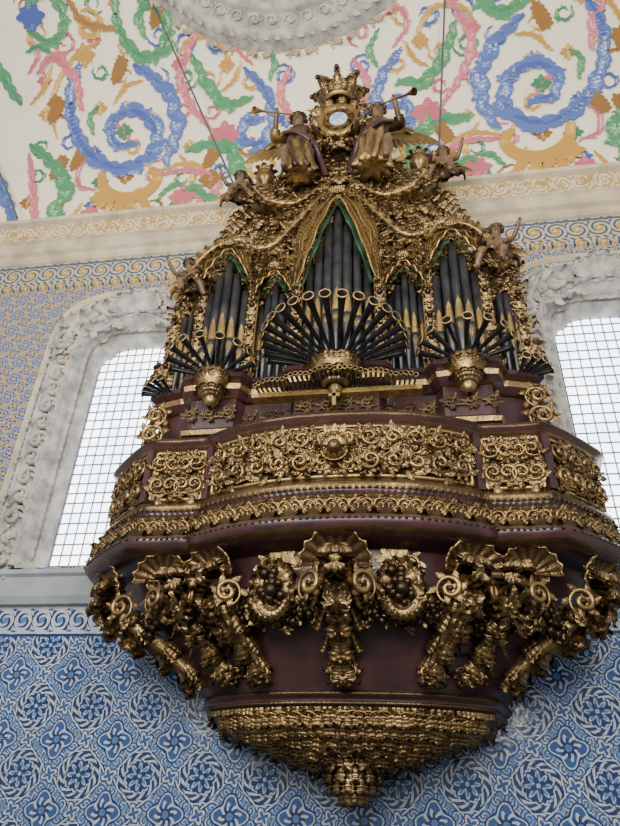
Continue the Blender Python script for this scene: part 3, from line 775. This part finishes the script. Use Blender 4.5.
for c,h,z0,z1,y,n,tp in opens:
    for k in range(n):
        q=(k-(n-1)/2)/((n-1)/2); X=CX+c+q*(h-h/n); rad=h/n*.93*(1 if n!=7 else (1.12-.25*abs(q)))
        yy=y+.10*q*q; zt=z1-.05-abs(q)*tp*.9; mb=MB()
        zm=z0+.52+(.06 if c else .25)-.12*abs(q)
        prof=[(.006,z0-.02),(.02,z0),(rad,zm-.06),(rad,zm),(rad*1.02,zm+.005),(rad,zm+.01),(rad,zt),(rad*.9,zt),(rad*.85,zt-.1)]
        lathe(mb,prof,(X,yy,0),14,0)
        zc=zm+.03; P=[]
        for i,tt in enumerate(np.linspace(0,1,7)):
            w=1.25*(1-tt)**.7; P.append([(X+rad*math.sin(w*a)*1.04,yy-rad*math.cos(w*a)*1.04,zc+tt*(.22+rad*2.2)) for a in np.linspace(-1,1,6)])
        mb.grid(np.array(P),mat=1)
        P=[]
        for i,tt in enumerate(np.linspace(0,1,5)):
            rr_=rad*(1-.45*tt)*1.05; P.append([(X+rr_*math.sin(a),yy-rr_*math.cos(a),zm-.06-tt*.25) for a in np.linspace(-.8*(1-tt),.8*(1-tt),5)])
        mb.grid(np.array(P),mat=1)
        mb.grid(np.array([[(X+rad*math.sin(a)*1.03,yy-rad*math.cos(a)*1.03,zc-dz) for a in np.linspace(-.9,.9,6)] for dz in (.05,0)]),mat=2)
        mb.obj('organ_pipe',[TIN,GOLDB,BLACK],org)
for X,y,ztop in ((.52,-.86,7.9),(-.52,-.86,7.9),(1.11,-.80,8.0),(-1.11,-.80,8.0),(1.80,-.76,8.0),(-1.80,-.76,8.0),(2.22,-.56,7.5),(-2.22,-.56,7.5)):
    mb=MB(); w=.06
    mb.box((CX+X-w,y+.02,6.27),(CX+X+w,y+.3,ztop),1)
    for s2 in (-1,1): tube(mb,[(CX+X+s2*w,y+.01,6.27),(CX+X+s2*w,y+.01,(6.27+ztop)/2),(CX+X+s2*w,y+.01,ztop)],.014,6)
    k=0; z=6.3
    while z<ztop:
        mb.st(LEAFB if k%2 else LEAF,(CX+X,y,z),FR(0),.18)
        for sd in (-1,1): mb.st(LEAFL,(CX+X,y,z),FR(sd*.6),.14)
        if k%3==0: ball(mb,(CX+X,y-.04,z+.05),.04)
        z+=.12;k+=1
    mb.st(ROS,(CX+X,y-.02,ztop),FR(0),.3); mb.st(SHELL,(CX+X,y,6.33),FR(pi),.11)
    mb.obj('carved_pilaster',[GOLD,GOLDD],org)
def yfront(X,z): 
    a=abs(X); base=-.62-.28*math.exp(-(X/.6)**2)-.16*math.exp(-((a-1.45)/.3)**2)
    return base+.1*max(0,(a-1.9))
mb=MB()
zs_=np.linspace(6.4,10.45,70); us=np.linspace(-1,1,90)
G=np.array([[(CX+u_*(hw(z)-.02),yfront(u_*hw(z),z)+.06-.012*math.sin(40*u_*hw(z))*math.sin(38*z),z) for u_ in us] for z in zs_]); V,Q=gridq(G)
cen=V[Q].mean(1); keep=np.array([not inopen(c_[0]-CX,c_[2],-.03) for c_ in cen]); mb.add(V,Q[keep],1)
q=random.Random(11); pts=[]; tries=0
while tries<20000 and len(pts)<1100:
    tries+=1; z=q.uniform(6.5,10.5); X=q.uniform(0,hw(z)+.02)
    if inopen(X,z,-.02): continue
    if any((X-a)**2+(z-b_)**2<.076**2 for a,b_ in pts): continue
    pts.append((X,z))
for (X,z) in pts:
    y=yfront(X,z)+.04; a=q.uniform(0,2*pi); ch=q.random(); sz=q.uniform(.18,.30)
    edge=(hw(z)-X)<.14
    if edge: a=1.0+q.uniform(-.6,.6)
    for sd in (-1,1):
        if ch<.35 or edge: stp,sc=LEAFB,sz*.95
        elif ch<.68: stp,sc=(SCR if sd>0 else SCRm),sz*1.05
        elif ch<.76: stp,sc=ROS,sz*.8
        else: stp,sc=LEAFL,sz*1.2
        mb.st(stp,(CX+sd*X,y-.03*(ch*7%1),z),FR(sd*a),(sc,sc*.8,sc))
mb.obj('carved_foliage',[GOLD,GOLDD],org)
for sd in (-1,1):
    mb=MB()
    def vol(pts,rad,y0,mat=0):
        p=cr([(CX+sd*x,y0+dy-.04,z) for x,dy,z in pts],50); t=np.linspace(0,1,50); R_=rad*.85*(.35+.65*np.sin(pi*np.clip(t*.9+.08,0,1)))
        tube(mb,p,R_,9,mat)
        for i in range(2,48,3):
            tg=p[i+1]-p[i-1]; a=math.atan2(tg[0],tg[2])
            for s2 in (-1,1): mb.st(LEAFB,p[i]+np.array([0,.02,0]),FR(a+s2*.9),rad*2.6)
            mb.st(LEAF,p[i]-np.array([0,R_[i]*.8,0]),FR(a),rad*1.9)
    vol([(1.12,0,8.25),(1.35,0,8.55),(1.7,0,8.45),(1.95,0,8.1),(2.05,0,7.75),(1.93,-.05,7.68),(1.86,-.05,7.84)],.07,-.88)
    vol([(.30,0,9.40),(.62,0,9.15),(1.0,0,9.25),(1.2,0,9.48),(1.28,-.05,9.3),(1.17,-.05,9.2)],.075,-.94)
    vol([(.0,0,9.22),(.3,0,9.05),(.58,0,8.65),(.85,0,8.28),(1.1,0,8.25),(1.12,-.03,8.42),(1.0,-.03,8.4)],.06,-1.0)
    vol([(.25,0,9.6),(.5,0,9.85),(.8,0,9.75),(1.0,0,9.45)],.06,-.88)
    mb.obj('pediment_volute',[GOLD],org)
def curtain(c,h,ztop,zbot,y,ww):
    mb=MB(); n=26
    for sd in (-1,1):
        P=[];P2=[]
        for i in range(n):
            t=i/(n-1); X0=h*(.04+1.03*t**.75)*sd; z=ztop-(ztop-zbot)*t; wd=(.045+.15*math.sin(pi*min(1,t*.8+.15)))*ww
            row=[(CX+c+X0+sd*wd*(v-.05)*(1+.12*math.sin(t*14)),y-.06-.035*math.cos(v*3*pi*1.3)-.03*math.sin(pi*t)-.02*math.sin(t*20+v*5),z+.22*v*wd*4-.03*math.cos(v*3*pi*1.3)) for v in np.linspace(0,1,20)]
            P.append(row); P2.append([(a-sd*.06,b_+.04,zc-.05) for a,b_,zc in row[:6]])
        mb.grid(np.array(P)); mb.grid(np.array(P2),mat=1)
        ed=np.array(P)[:,0]; tube(mb,ed,.012,6,mat=2)
        e=P[-1][4]; mb.st(LEAFB,e,FR(pi),.18*ww+.05); ball(mb,(e[0],e[1],e[2]-.06),.04)
    mb.st(SHELL,(CX+c,y-.12,ztop+.02),FR(0),.5*h**.6*.35)
    mb.obj('carved_curtain',[BROC,GREEN,GOLDB],org)
curtain(0,.46,9.08,7.5,-1.0,1.0)
for sd in(-1,1):
    curtain(sd*1.45,.30,8.32,7.75,-.93,.55); curtain(sd*.83,.24,7.95,7.55,-.82,.42)
# crest
mb=MB(); cy=-1.05; cz=10.76
a=np.linspace(0,2*pi,30,endpoint=False)
P=[[(CX+R*math.cos(t)*.9,cy-l,cz+R*math.sin(t)*1.12) for t in a] for R,l in ((.36,0),(.36,.08),(.31,.13),(.26,.1),(.24,.08))]
mb.grid(np.array(P),cv=True)
mb.grid(np.array([[(CX+R*math.cos(t)*.9,cy-.08-.03*(1-R/.24),cz+R*math.sin(t)*1.12) for t in a] for R in (.24,.14,.13)]),cv=True,mat=0)
mb.grid(np.array([[(CX+R*math.cos(t)*.9,cy-.10-.02*(1-R/.14),cz+R*math.sin(t)*1.12) for t in a] for R in (.15,.07,.005)]),cv=True,mat=1)
for k in range(24): 
    t=2*pi*k/24; mb.st(LEAFB,(CX+.33*math.cos(t)*.9,cy-.06,cz+.33*math.sin(t)*1.12),FR(pi/2-t+.5*(-1)**k),.24)
for k in range(8):
    t=2*pi*k/8; mb.st(LEAFF,(CX+.18*math.cos(t)*.9,cy-.1,cz+.18*math.sin(t)*1.12),FR(pi/2-t+1.3),.10)
for k in range(24):
    mb.st(LEAFB,(CX+.045*(k-11.5),cy+.03,10.22+.05*(k%3)),FR((k-11.5)*.15+pi*(k%2)),.30)
for s2 in (-1,1):
    mb.st(SCR if s2>0 else SCRm,(CX+s2*.30,cy-.02,10.36),FR(s2*.5),.40); mb.st(SCR if s2<0 else SCRm,(CX+s2*.34,cy,11.12),FR(s2*.5),.30)
mb.obj('crest_shield',[GOLD,BLUEM],org)
mb=MB(); cz=11.24
lathe(mb,[(.20,cz),(.25,cz+.01),(.25,cz+.10),(.20,cz+.11),(.19,cz+.03)],(CX,cy,0),20)
for k in range(8):
    t=2*pi*k/8; c_,s2=math.cos(t),math.sin(t)
    tube(mb,cr([(CX+.21*c_,cy+.21*s2,cz+.1),(CX+.37*c_,cy+.37*s2,cz+.28),(CX+.28*c_,cy+.28*s2,cz+.46),(CX,cy,cz+.44)],14),.04,6)
    for j in range(5): ball(mb,(CX+(.24+.05*j)*c_,cy+(.24+.05*j)*s2,cz+.13+.05*j),.042,seg=6,rings=4)
    mb.st(LEAFB,(CX+.24*c_,cy+.24*s2,cz+.05),frm((c_,s2,0)),.34); mb.st(LEAFB,(CX+.33*c_,cy+.33*s2,cz+.26),frm((c_,s2,0)),.22)
    t+=pi/8; c_,s2=math.cos(t),math.sin(t); mb.st(LEAFB,(CX+.24*c_,cy+.24*s2,cz+.05),frm((c_,s2,0)),.26)
    ball(mb,(CX+.25*c_,cy+.25*s2,cz+.05),.03)
lathe(mb,[(.2,cz+.08),(.27,cz+.24),(.24,cz+.38),(.02,cz+.46)],(CX,cy,0),16)
ball(mb,(CX,cy,cz+.5),.075); mb.box((CX-.012,cy-.012,cz+.55),(CX+.012,cy+.012,cz+.70)); mb.box((CX-.05,cy-.012,cz+.62),(CX+.05,cy+.012,cz+.645))
mb.obj('crown',[GOLD],org)
for sd in (-1,1):
    mb=MB(); lathe(mb,[(.02,0),(.1,.01),(.1,.05),(.04,.09),(.05,.13),(.12,.2),(.14,.28),(.1,.35),(.06,.37),(.07,.4),(.03,.44),(.01,.52)],(CX+sd*1.15,-.72,9.80),14,mod=(8,.1))
    for k in range(8): mb.st(LEAF,(CX+sd*1.15+.06*math.cos(k*pi/4),-.72+.06*math.sin(k*pi/4),10.06),frm((math.cos(k*pi/4),math.sin(k*pi/4),0)),.28)
    mb.box((CX+sd*1.15-.13,-.85,9.35),(CX+sd*1.15+.13,-.58,9.81))
    mb.obj('urn',[GOLD],org)
def straight(mb,base,dirn,ls,rs,mats,seg=14):
    N_=np.cross(dirn,(0,0,1)); N_/=np.linalg.norm(N_); B_=np.cross(dirn,N_); a=np.linspace(0,2*pi,seg,endpoint=False)
    P=np.array([base+dirn*l+rr_*(np.cos(a)[:,None]*N_+np.sin(a)[:,None]*B_) for l,rr_ in zip(ls,rs)]); V,Q=gridq(P,cv=True)
    mb.add(V,Q,np.repeat(mats,seg))
def trumpet(base,dirn,L,rb,name='trumpet_pipe',r0_=.014):
    dirn=np.array(dirn,float); dirn/=np.linalg.norm(dirn); base=np.array(base,float); mb=MB()
    e=.007
    ls=[0,.12*L,.13*L,.4*L,.7*L,.88*L,.96*L,L-e,L-e,L+e*.5,L+e,L+e,L-.01,L*.93,L*.8,L*.78]
    rs=[r0_*1.3,r0_*1.5,r0_*1.2,r0_+(rb-r0_)*.25,r0_+(rb-r0_)*.42,r0_+(rb-r0_)*.58,rb*.84,rb*1.02,rb*1.13,rb*1.16,rb*1.10,rb*.92,rb*.86,rb*.66,rb*.45,.002]
    straight(mb,base,dirn,ls,rs,[1,1,0,0,0,0,0,1,1,1,1,2,2,2,2])
    mb.obj(name,[BLACK,GOLDB,DARK],org)
N=19
for k in range(N):
    a=-1.38+2.76*k/(N-1); b0=(CX+.20*math.sin(a),-.86-.20*math.cos(a),6.32)
    trumpet(b0,(math.sin(a),-math.cos(a),.08),.56+.40*math.cos(a)**1.2,.058)
for sd in (-1,1):
    for k in range(9):
        a=-1.25+2.5*k/8; trumpet((CX+sd*1.45+.12*math.sin(a),-.86-.12*math.cos(a),6.28),(math.sin(a),-math.cos(a),.12),.36+.24*math.cos(a),.052)
    for k in range(5):
        a=sd*(.15+1.2*k/4); trumpet((CX+sd*2.05+.08*math.sin(a),-.55-.08*math.cos(a),6.24),(math.sin(a),-math.cos(a),.10),.32,.045)
n=34
for k in range(n):
    X=-.86+1.72*k/(n-1); L=.20+.16*(1-abs(X)/.86)+.05*abs(math.sin(k*.55)); trumpet((CX+X,-.93,5.93+.06*(1-abs(X)/.86)),(X*.15,-1,.0),L,.024,'reed_pipe',.010)
mb=MB(); mb.box((CX-.95,-1.0,5.86),(CX+.95,-.85,5.92)); mb.box((CX-.02,-1.12,5.62),(CX+.02,-.98,5.88)); mb.box((CX-.06,-1.12,5.74),(CX+.06,-1.08,5.78))
mb.obj('reed_rail',[GOLDB],org,smooth=False)
for X,y,R in ((0,-1.0,.28),(-1.45,-.92,.20),(1.45,-.92,.20)):
    mb=MB(); lathe(mb,[(.02,5.82),(.05,5.83),(.09,5.9),(.07,5.94),(R*.6,6.0),(R*.95,6.12),(R,6.24),(R*.8,6.3),(.02,6.32)],(CX+X,y,0),18,mod=(10,.08))
    for k in range(12):
        a=2*pi*k/12; mb.st(LEAFB,(CX+X+R*.35*math.cos(a),y+R*.35*math.sin(a),5.93),frm((math.cos(a),math.sin(a),-.3)),R*1.2)
        mb.st(LEAFB,(CX+X+R*.8*math.cos(a+.2),y+R*.8*math.sin(a+.2),6.08),frm((math.cos(a),math.sin(a),-.1)),R*1.0)
    mb.obj('carved_basket',[GOLD],org)
for sd in (-1,1):
    mb=MB()
    for (X,z,s_) in ((2.22,5.95,.36),(2.24,5.68,.40)):
        mb.st(SCR if sd>0 else SCRm,(CX+sd*X,-.58,z),FR(sd*.4),s_)
        for k in range(4): mb.st(LEAFB,(CX+sd*X,-.56,z),FR(sd*(k*1.5)),s_*.6)
    q=random.Random(4)
    for k in range(40): mb.st((LEAFB,SCR if sd>0 else SCRm,LEAFL)[k%3],(CX+sd*(2.19+q.uniform(-.06,.07)),-.5+q.uniform(-.08,.1),6.25+.05*k),FR(sd*q.uniform(-.6,1.3)),q.uniform(.18,.28))
    mb.obj('side_foliage',[GOLD],org)
for k in range(16):
    X=-1.7+3.4*k/15; y=(-.9 if abs(X)<.5 else (-.70 if abs(X)<1.12 else -.84)); mb=MB()
    mb.st(SCR if k%2 else SCRm,(CX+X,y,5.78),FR(pi/2*(-1)**k),(.20,.10,.20))
    for j in range(3): mb.st(LEAFF,(CX+X,y,5.78),FR(j*2.1+.6),(.13,.08,.13))
    mb.obj('frieze_carving',[GOLDD],org)

# ------------------------------------------------------------------ figures
def skinbody(J,Ed,sub=2):
    names=list(J); me=bpy.data.meshes.new('tmp'); me.from_pydata([J[k][:3] for k in names],[(names.index(a),names.index(b_)) for a,b_ in Ed],[])
    o=bpy.data.objects.new('tmp',me); COL.objects.link(o)
    m1=o.modifiers.new('s','SKIN'); m1.use_smooth_shade=True
    for i,k in enumerate(names):
        rr=J[k][3]; me.skin_vertices[0].data[i].radius=(rr,rr) ; me.skin_vertices[0].data[i].use_root=(i==0)
    m2=o.modifiers.new('u','SUBSURF'); m2.levels=sub
    dg=bpy.context.evaluated_depsgraph_get(); ev=o.evaluated_get(dg); em=ev.to_mesh()
    V=np.array([v.co[:] for v in em.vertices]); Q=[tuple(p.vertices) for p in em.polygons if len(p.vertices)==4]; T=[tuple(p.vertices) for p in em.polygons if len(p.vertices)==3]
    ev.to_mesh_clear(); bpy.data.objects.remove(o); return V,Q,T
def xf(V,loc,sc,mir,yaw=0,lean=0):
    V=np.array(V,float)*sc
    if mir: V[:,0]*=-1
    c,s_=math.cos(lean),math.sin(lean); V=np.stack([V[:,0]*c+V[:,2]*s_,V[:,1],-V[:,0]*s_+V[:,2]*c],1)
    c,s_=math.cos(yaw),math.sin(yaw); V=np.stack([V[:,0]*c-V[:,1]*s_,V[:,0]*s_+V[:,1]*c,V[:,2]],1)
    return V+np.array(loc)
def figure(name,loc,sc,mir,yaw,J,label,robe=None,trump=None,lean=0):
    Ed=[('pel','bel'),('bel','che'),('che','nec'),('nec','hed'),('hed','top')]
    for s_ in 'lr': Ed+=[('pel','hip'+s_),('hip'+s_,'kne'+s_),('kne'+s_,'ank'+s_),('ank'+s_,'toe'+s_),('che','sho'+s_),('sho'+s_,'elb'+s_),('elb'+s_,'wri'+s_),('wri'+s_,'pal'+s_)]
    V,Q,T=skinbody(J,Ed,2)
    root=MB(); root.add(V,Q,0,T=T)
    h=np.array(J['hed'][:3]); hr=J['hed'][3]
    tube(root,[h+np.array((0,-hr*.75,.25*hr)),h+np.array((0,-hr*1.2,-.05*hr)),h+np.array((0,-hr*.9,-.15*hr))],[.1*hr,.17*hr,.1*hr],6)
    tube(root,[h+np.array((-.3*hr,-hr*.85,-.42*hr)),h+np.array((0,-hr*1.0,-.45*hr)),h+np.array((.3*hr,-hr*.85,-.42*hr))],[.04*hr,.1*hr,.04*hr],6)
    for sd in (-1,1):
        ball(root,h+np.array((sd*.36*hr,-hr*.84,.18*hr)),.13*hr,seg=6,rings=5); ball(root,h+np.array((sd*hr*.97,0,0)),.2*hr,seg=6,rings=5,sc=(.4,.8,1.2))
    for s_ in 'lr':
        p=np.array(J['pal'+s_][:3]); w=np.array(J['wri'+s_][:3]); dd=p-w; dd/=np.linalg.norm(dd); sdv=np.cross(dd,(0,1,0)); sdv/=np.linalg.norm(sdv)+1e-6; pr_=J['pal'+s_][3]
        for k,(off,L) in enumerate(((-.8,1.5),(-.28,1.9),(.28,1.8),(.8,1.3))):
            b_=p+sdv*off*pr_*.8; tube(root,[b_,b_+dd*pr_*L*.6,b_+dd*pr_*L+np.array((0,-.4*pr_,-.2*pr_))],[.28*pr_,.25*pr_,.14*pr_],6)
        b_=w*.4+p*.6; tube(root,[b_,b_-sdv*pr_*1.2+dd*pr_*.3,b_-sdv*pr_*1.4+dd*pr_*1.1],[.3*pr_,.27*pr_,.15*pr_],6)
    root.V=[xf(v,loc,sc,mir,yaw,lean) for v in root.V]
    ob=root.obj(name,[FLESH],label=label,category='statue')
    hm=MB(); q=random.Random(2)
    for k in range(46):
        a=q.uniform(0,2*pi); e=q.uniform(.0,1.3); v=np.array((math.cos(a)*math.cos(e),math.sin(a)*math.cos(e),math.sin(e)))
        if v[1]<-.5 and v[2]<.6: continue
        ball(hm,h+v*hr*1.02+np.array((0,.15*hr,.1*hr)),hr*.34,seg=6,rings=5)
    hm.V=[xf(v,loc,sc,mir,yaw,lean) for v in hm.V]; hm.obj('hair',[GOLDD],ob)
    ws=.78 if robe else .5
    for sd in (-1,1):
        wm=MB(); c=np.array(J['che'][:3])
        arm=cr([c+np.array((sd*.04,.12,.05)),c+np.array((sd*.18*ws,.15,.30*ws)),c+np.array((sd*.34*ws,.16,.36*ws)),c+np.array((sd*.42*ws,.15,.26*ws))],12)
        tube(wm,arm,[.035]*10+[.025,.01],6)
        for k in range(12):
            a=sd*(3.05-.085*k)
            wm.st(FEA,arm[k]+np.array((0,.01,0)),frm((0,-1,0),(0,0,1),a),(.62*ws,.5,(.45+.025*k)*ws))
            wm.st(FEA,arm[k]+np.array((0,-.015,0)),frm((0,-1,0),(0,0,1),a),(.55*ws,.5,.24*ws))
        wm.V=[xf(v,loc,sc,mir,yaw,lean) for v in wm.V]; wm.obj('wing',[GOLD],ob)
    rm=MB(); a=np.linspace(0,2*pi,48,endpoint=False); P=[]
    if robe:
        for (cx,cy_,cz_,rx,ry,am) in robe: 
            rx*=.88; ry*=.9; am*=1.3
            P.append([(cx+rx*math.cos(t)*(1+am*math.sin(9*t+cz_*4)),cy_+ry*math.sin(t)*(1+am*math.sin(9*t+cz_*4)),cz_+(.02*math.sin(9*t) if am>.05 else 0)) for t in a])
        cx,cy_,cz_,rx,ry,am=robe[-1]; P.append([(cx+.5*rx*math.cos(t),cy_+.5*ry*math.sin(t),cz_+.03) for t in a]); P.append([(cx,cy_,cz_+.05) for t in a])
        rm.grid(np.array(P),cv=True)
        P=cr([(-.2,-.1,.46),(0,-.19,.3),(.2,-.13,.1),(.27,.0,-.1),(.32,.08,-.35)],20); tube(rm,P,.045,8,mat=1,sq=.5)
        for s2 in 'lr':
            A_,B_,C2=[np.array(J[k_+s2][:3]) for k_ in ('sho','elb','wri')]; tube(rm,cr([A_,(A_+B_)/2,B_,B_*.5+C2*.5],12),np.linspace(.075,.065,12),10)
    else:
        for (cx,cy_,cz_,rx,ry,am) in ((0,-.02,.10,.13,.12,.03),(0,-.05,.03,.18,.17,.1),(.02,-.1,-.06,.22,.2,.14),(.04,-.1,-.12,.23,.18,.16)):
            P.append([(cx+rx*math.cos(t)*(1+am*math.sin(7*t)),cy_+ry*math.sin(t)*(1+am*math.sin(7*t)),cz_+.02*math.sin(7*t)) for t in a])
        rm.grid(np.array(P),cv=True)
        tube(rm,cr([(-.14,-.1,.0),(-.24,-.02,-.02),(-.30,.02,.08),(-.36,0,.0),(-.38,0,-.14)],16),np.linspace(.07,.03,16),7,sq=.5)
    rm.V=[xf(v,loc,sc,mir,yaw,lean) for v in rm.V]; rm.obj('robe' if robe else 'loincloth',[GOLD,RED],ob)
    if trump:
        tm=MB(); a_,b_=map(np.array,trump); t=np.linspace(0,1,12); P=a_+(b_-a_)*t[:,None]; tube(tm,P,.010+.006*t+.035*np.maximum(0,t-.8)*5,10)
        tm.V=[xf(v,loc,sc,mir,yaw,lean) for v in tm.V]; tm.obj('trumpet',[GOLDB],ob)
    return ob
JS={'pel':(0,0,0,.13),'bel':(0,-.01,.18,.11),'che':(0,-.02,.38,.13),'nec':(0,-.03,.56,.055),'hed':(0,-.08,.71,.10),'top':(0,-.06,.80,.075),
 'hipl':(-.1,-.04,-.04,.09),'knel':(-.14,-.25,-.10,.075),'ankl':(-.13,-.24,-.52,.045),'toel':(-.14,-.38,-.57,.035),
 'hipr':(.1,-.04,-.04,.09),'kner':(.15,-.20,-.16,.075),'ankr':(.15,-.14,-.58,.045),'toer':(.18,-.28,-.64,.035),
 'shol':(-.18,-.02,.46,.065),'elbl':(-.30,-.14,.32,.05),'wril':(-.24,-.32,.42,.034),'pall':(-.22,-.38,.48,.034),
 'shor':(.18,-.02,.46,.065),'elbr':(.28,-.10,.24,.05),'wrir':(.24,-.29,.16,.034),'palr':(.22,-.37,.15,.034)}
RB=[(0,-.03,.53,.09,.08,.0),(0,-.03,.49,.20,.14,.03),(0,-.03,.38,.19,.165,.04),(0,-.02,.22,.155,.145,.04),(0,-.03,.10,.19,.17,.05),(0,-.12,-.02,.23,.23,.07),(.0,-.15,-.14,.23,.21,.09),(.01,-.16,-.3,.20,.16,.13),(.02,-.15,-.44,.22,.16,.15),(.03,-.14,-.56,.26,.18,.17)]
TR=((-.03,-.2,.655),(-.46,-.58,.30))
figure('angel_statue',(CX-.58,-1.0,10.12),1.14,False,-.05,JS,'gilded winged angel statue in draped robe blowing a trumpet',RB,TR,-.05)
figure('angel_statue',(CX+.54,-1.0,10.12),1.14,True,.05,JS,'gilded winged angel statue in draped robe beside crowned crest',RB,TR,.05)
JP={'pel':(0,0,0,.12),'bel':(0,-.03,.13,.115),'che':(0,-.02,.28,.115),'nec':(0,-.03,.40,.055),'hed':(0,-.05,.52,.10),'top':(0,-.04,.60,.075),
 'hipl':(-.08,-.04,-.03,.09),'knel':(-.13,-.26,-.02,.07),'ankl':(-.12,-.27,-.28,.042),'toel':(-.13,-.38,-.32,.032),
 'hipr':(.08,-.04,-.03,.09),'kner':(.18,-.20,-.10,.07),'ankr':(.20,-.12,-.34,.042),'toer':(.23,-.22,-.39,.032),
 'shol':(-.14,-.02,.34,.055),'elbl':(-.25,-.10,.30,.042),'wril':(-.30,-.24,.42,.03),'pall':(-.31,-.29,.48,.03),
 'shor':(.14,-.02,.34,.055),'elbr':(.22,-.1,.2,.042),'wrir':(.20,-.26,.14,.03),'palr':(.18,-.33,.13,.03)}
for (X,z,sc,mir,ln_,lab) in ((-1.42,9.48,.82,False,-.1,'gilded winged cherub statue seated on the organ cornice with raised arm'),(1.44,9.56,.82,True,.1,'gilded winged cherub statue seated on the organ cornice with raised arm'),
    (-1.92,7.75,.78,False,-.2,'painted cherub statue leaning on carved gilt foliage'),(1.93,7.85,.85,True,.2,'painted cherub statue leaning on carved gilt foliage')):
    figure('cherub_statue',(CX+X,-.90,z),sc,mir,0,JP,lab,None,None,ln_)

# ------------------------------------------------------------------ cables
def cable(a,b_,lab):
    mb=MB(); tube(mb,[a,[(a[i]+b_[i])/2 for i in range(3)],b_],.016,6); 
    mb.obj('suspension_cable',[ROPE],label=lab,category='cable')
cable((CX-1.38,-.62,9.4),(-2.83,-1.73,13.95),'thin dark steel cable running from organ top to painted vault')
cable((CX+1.36,-.62,9.4),(2.19,-1.3,13.52),'thin dark steel cable running from organ top to painted vault')
cable((-4.95,-.42,10.15),(-6.1,-.50,12.25),'thin dark cable hanging from vault to the stone cornice')

# ------------------------------------------------------------------ lights
w=bpy.data.worlds.new('world'); SC.world=w; w.use_nodes=True
w.node_tree.nodes['Background'].inputs[0].default_value=(.94,.96,1,1); w.node_tree.nodes['Background'].inputs[1].default_value=.58
def area(loc,tgt,size,en,col):
    l=bpy.data.lights.new('daylight_and_fill','AREA'); l.shape='RECTANGLE'; l.size=size[0]; l.size_y=size[1]; l.energy=en; l.color=col
    o=bpy.data.objects.new('daylight_and_fill',l); COL.objects.link(o); o.location=loc; o.rotation_euler=(Vector(tgt)-Vector(loc)).to_track_quat('-Z','Y').to_euler()
area((-4.5,-10.5,8.5),(0,0,7.0),(1.6,3.2),640,(1,.97,.92))
area((4.5,-10.5,8.5),(0,0,7.5),(1.6,3.2),500,(1,.97,.92))
area((0,-8,4.5),(0,-2,13),(6,3),640,(1,.96,.9))  # added fill lamp aimed upward to brighten the vault, not a window
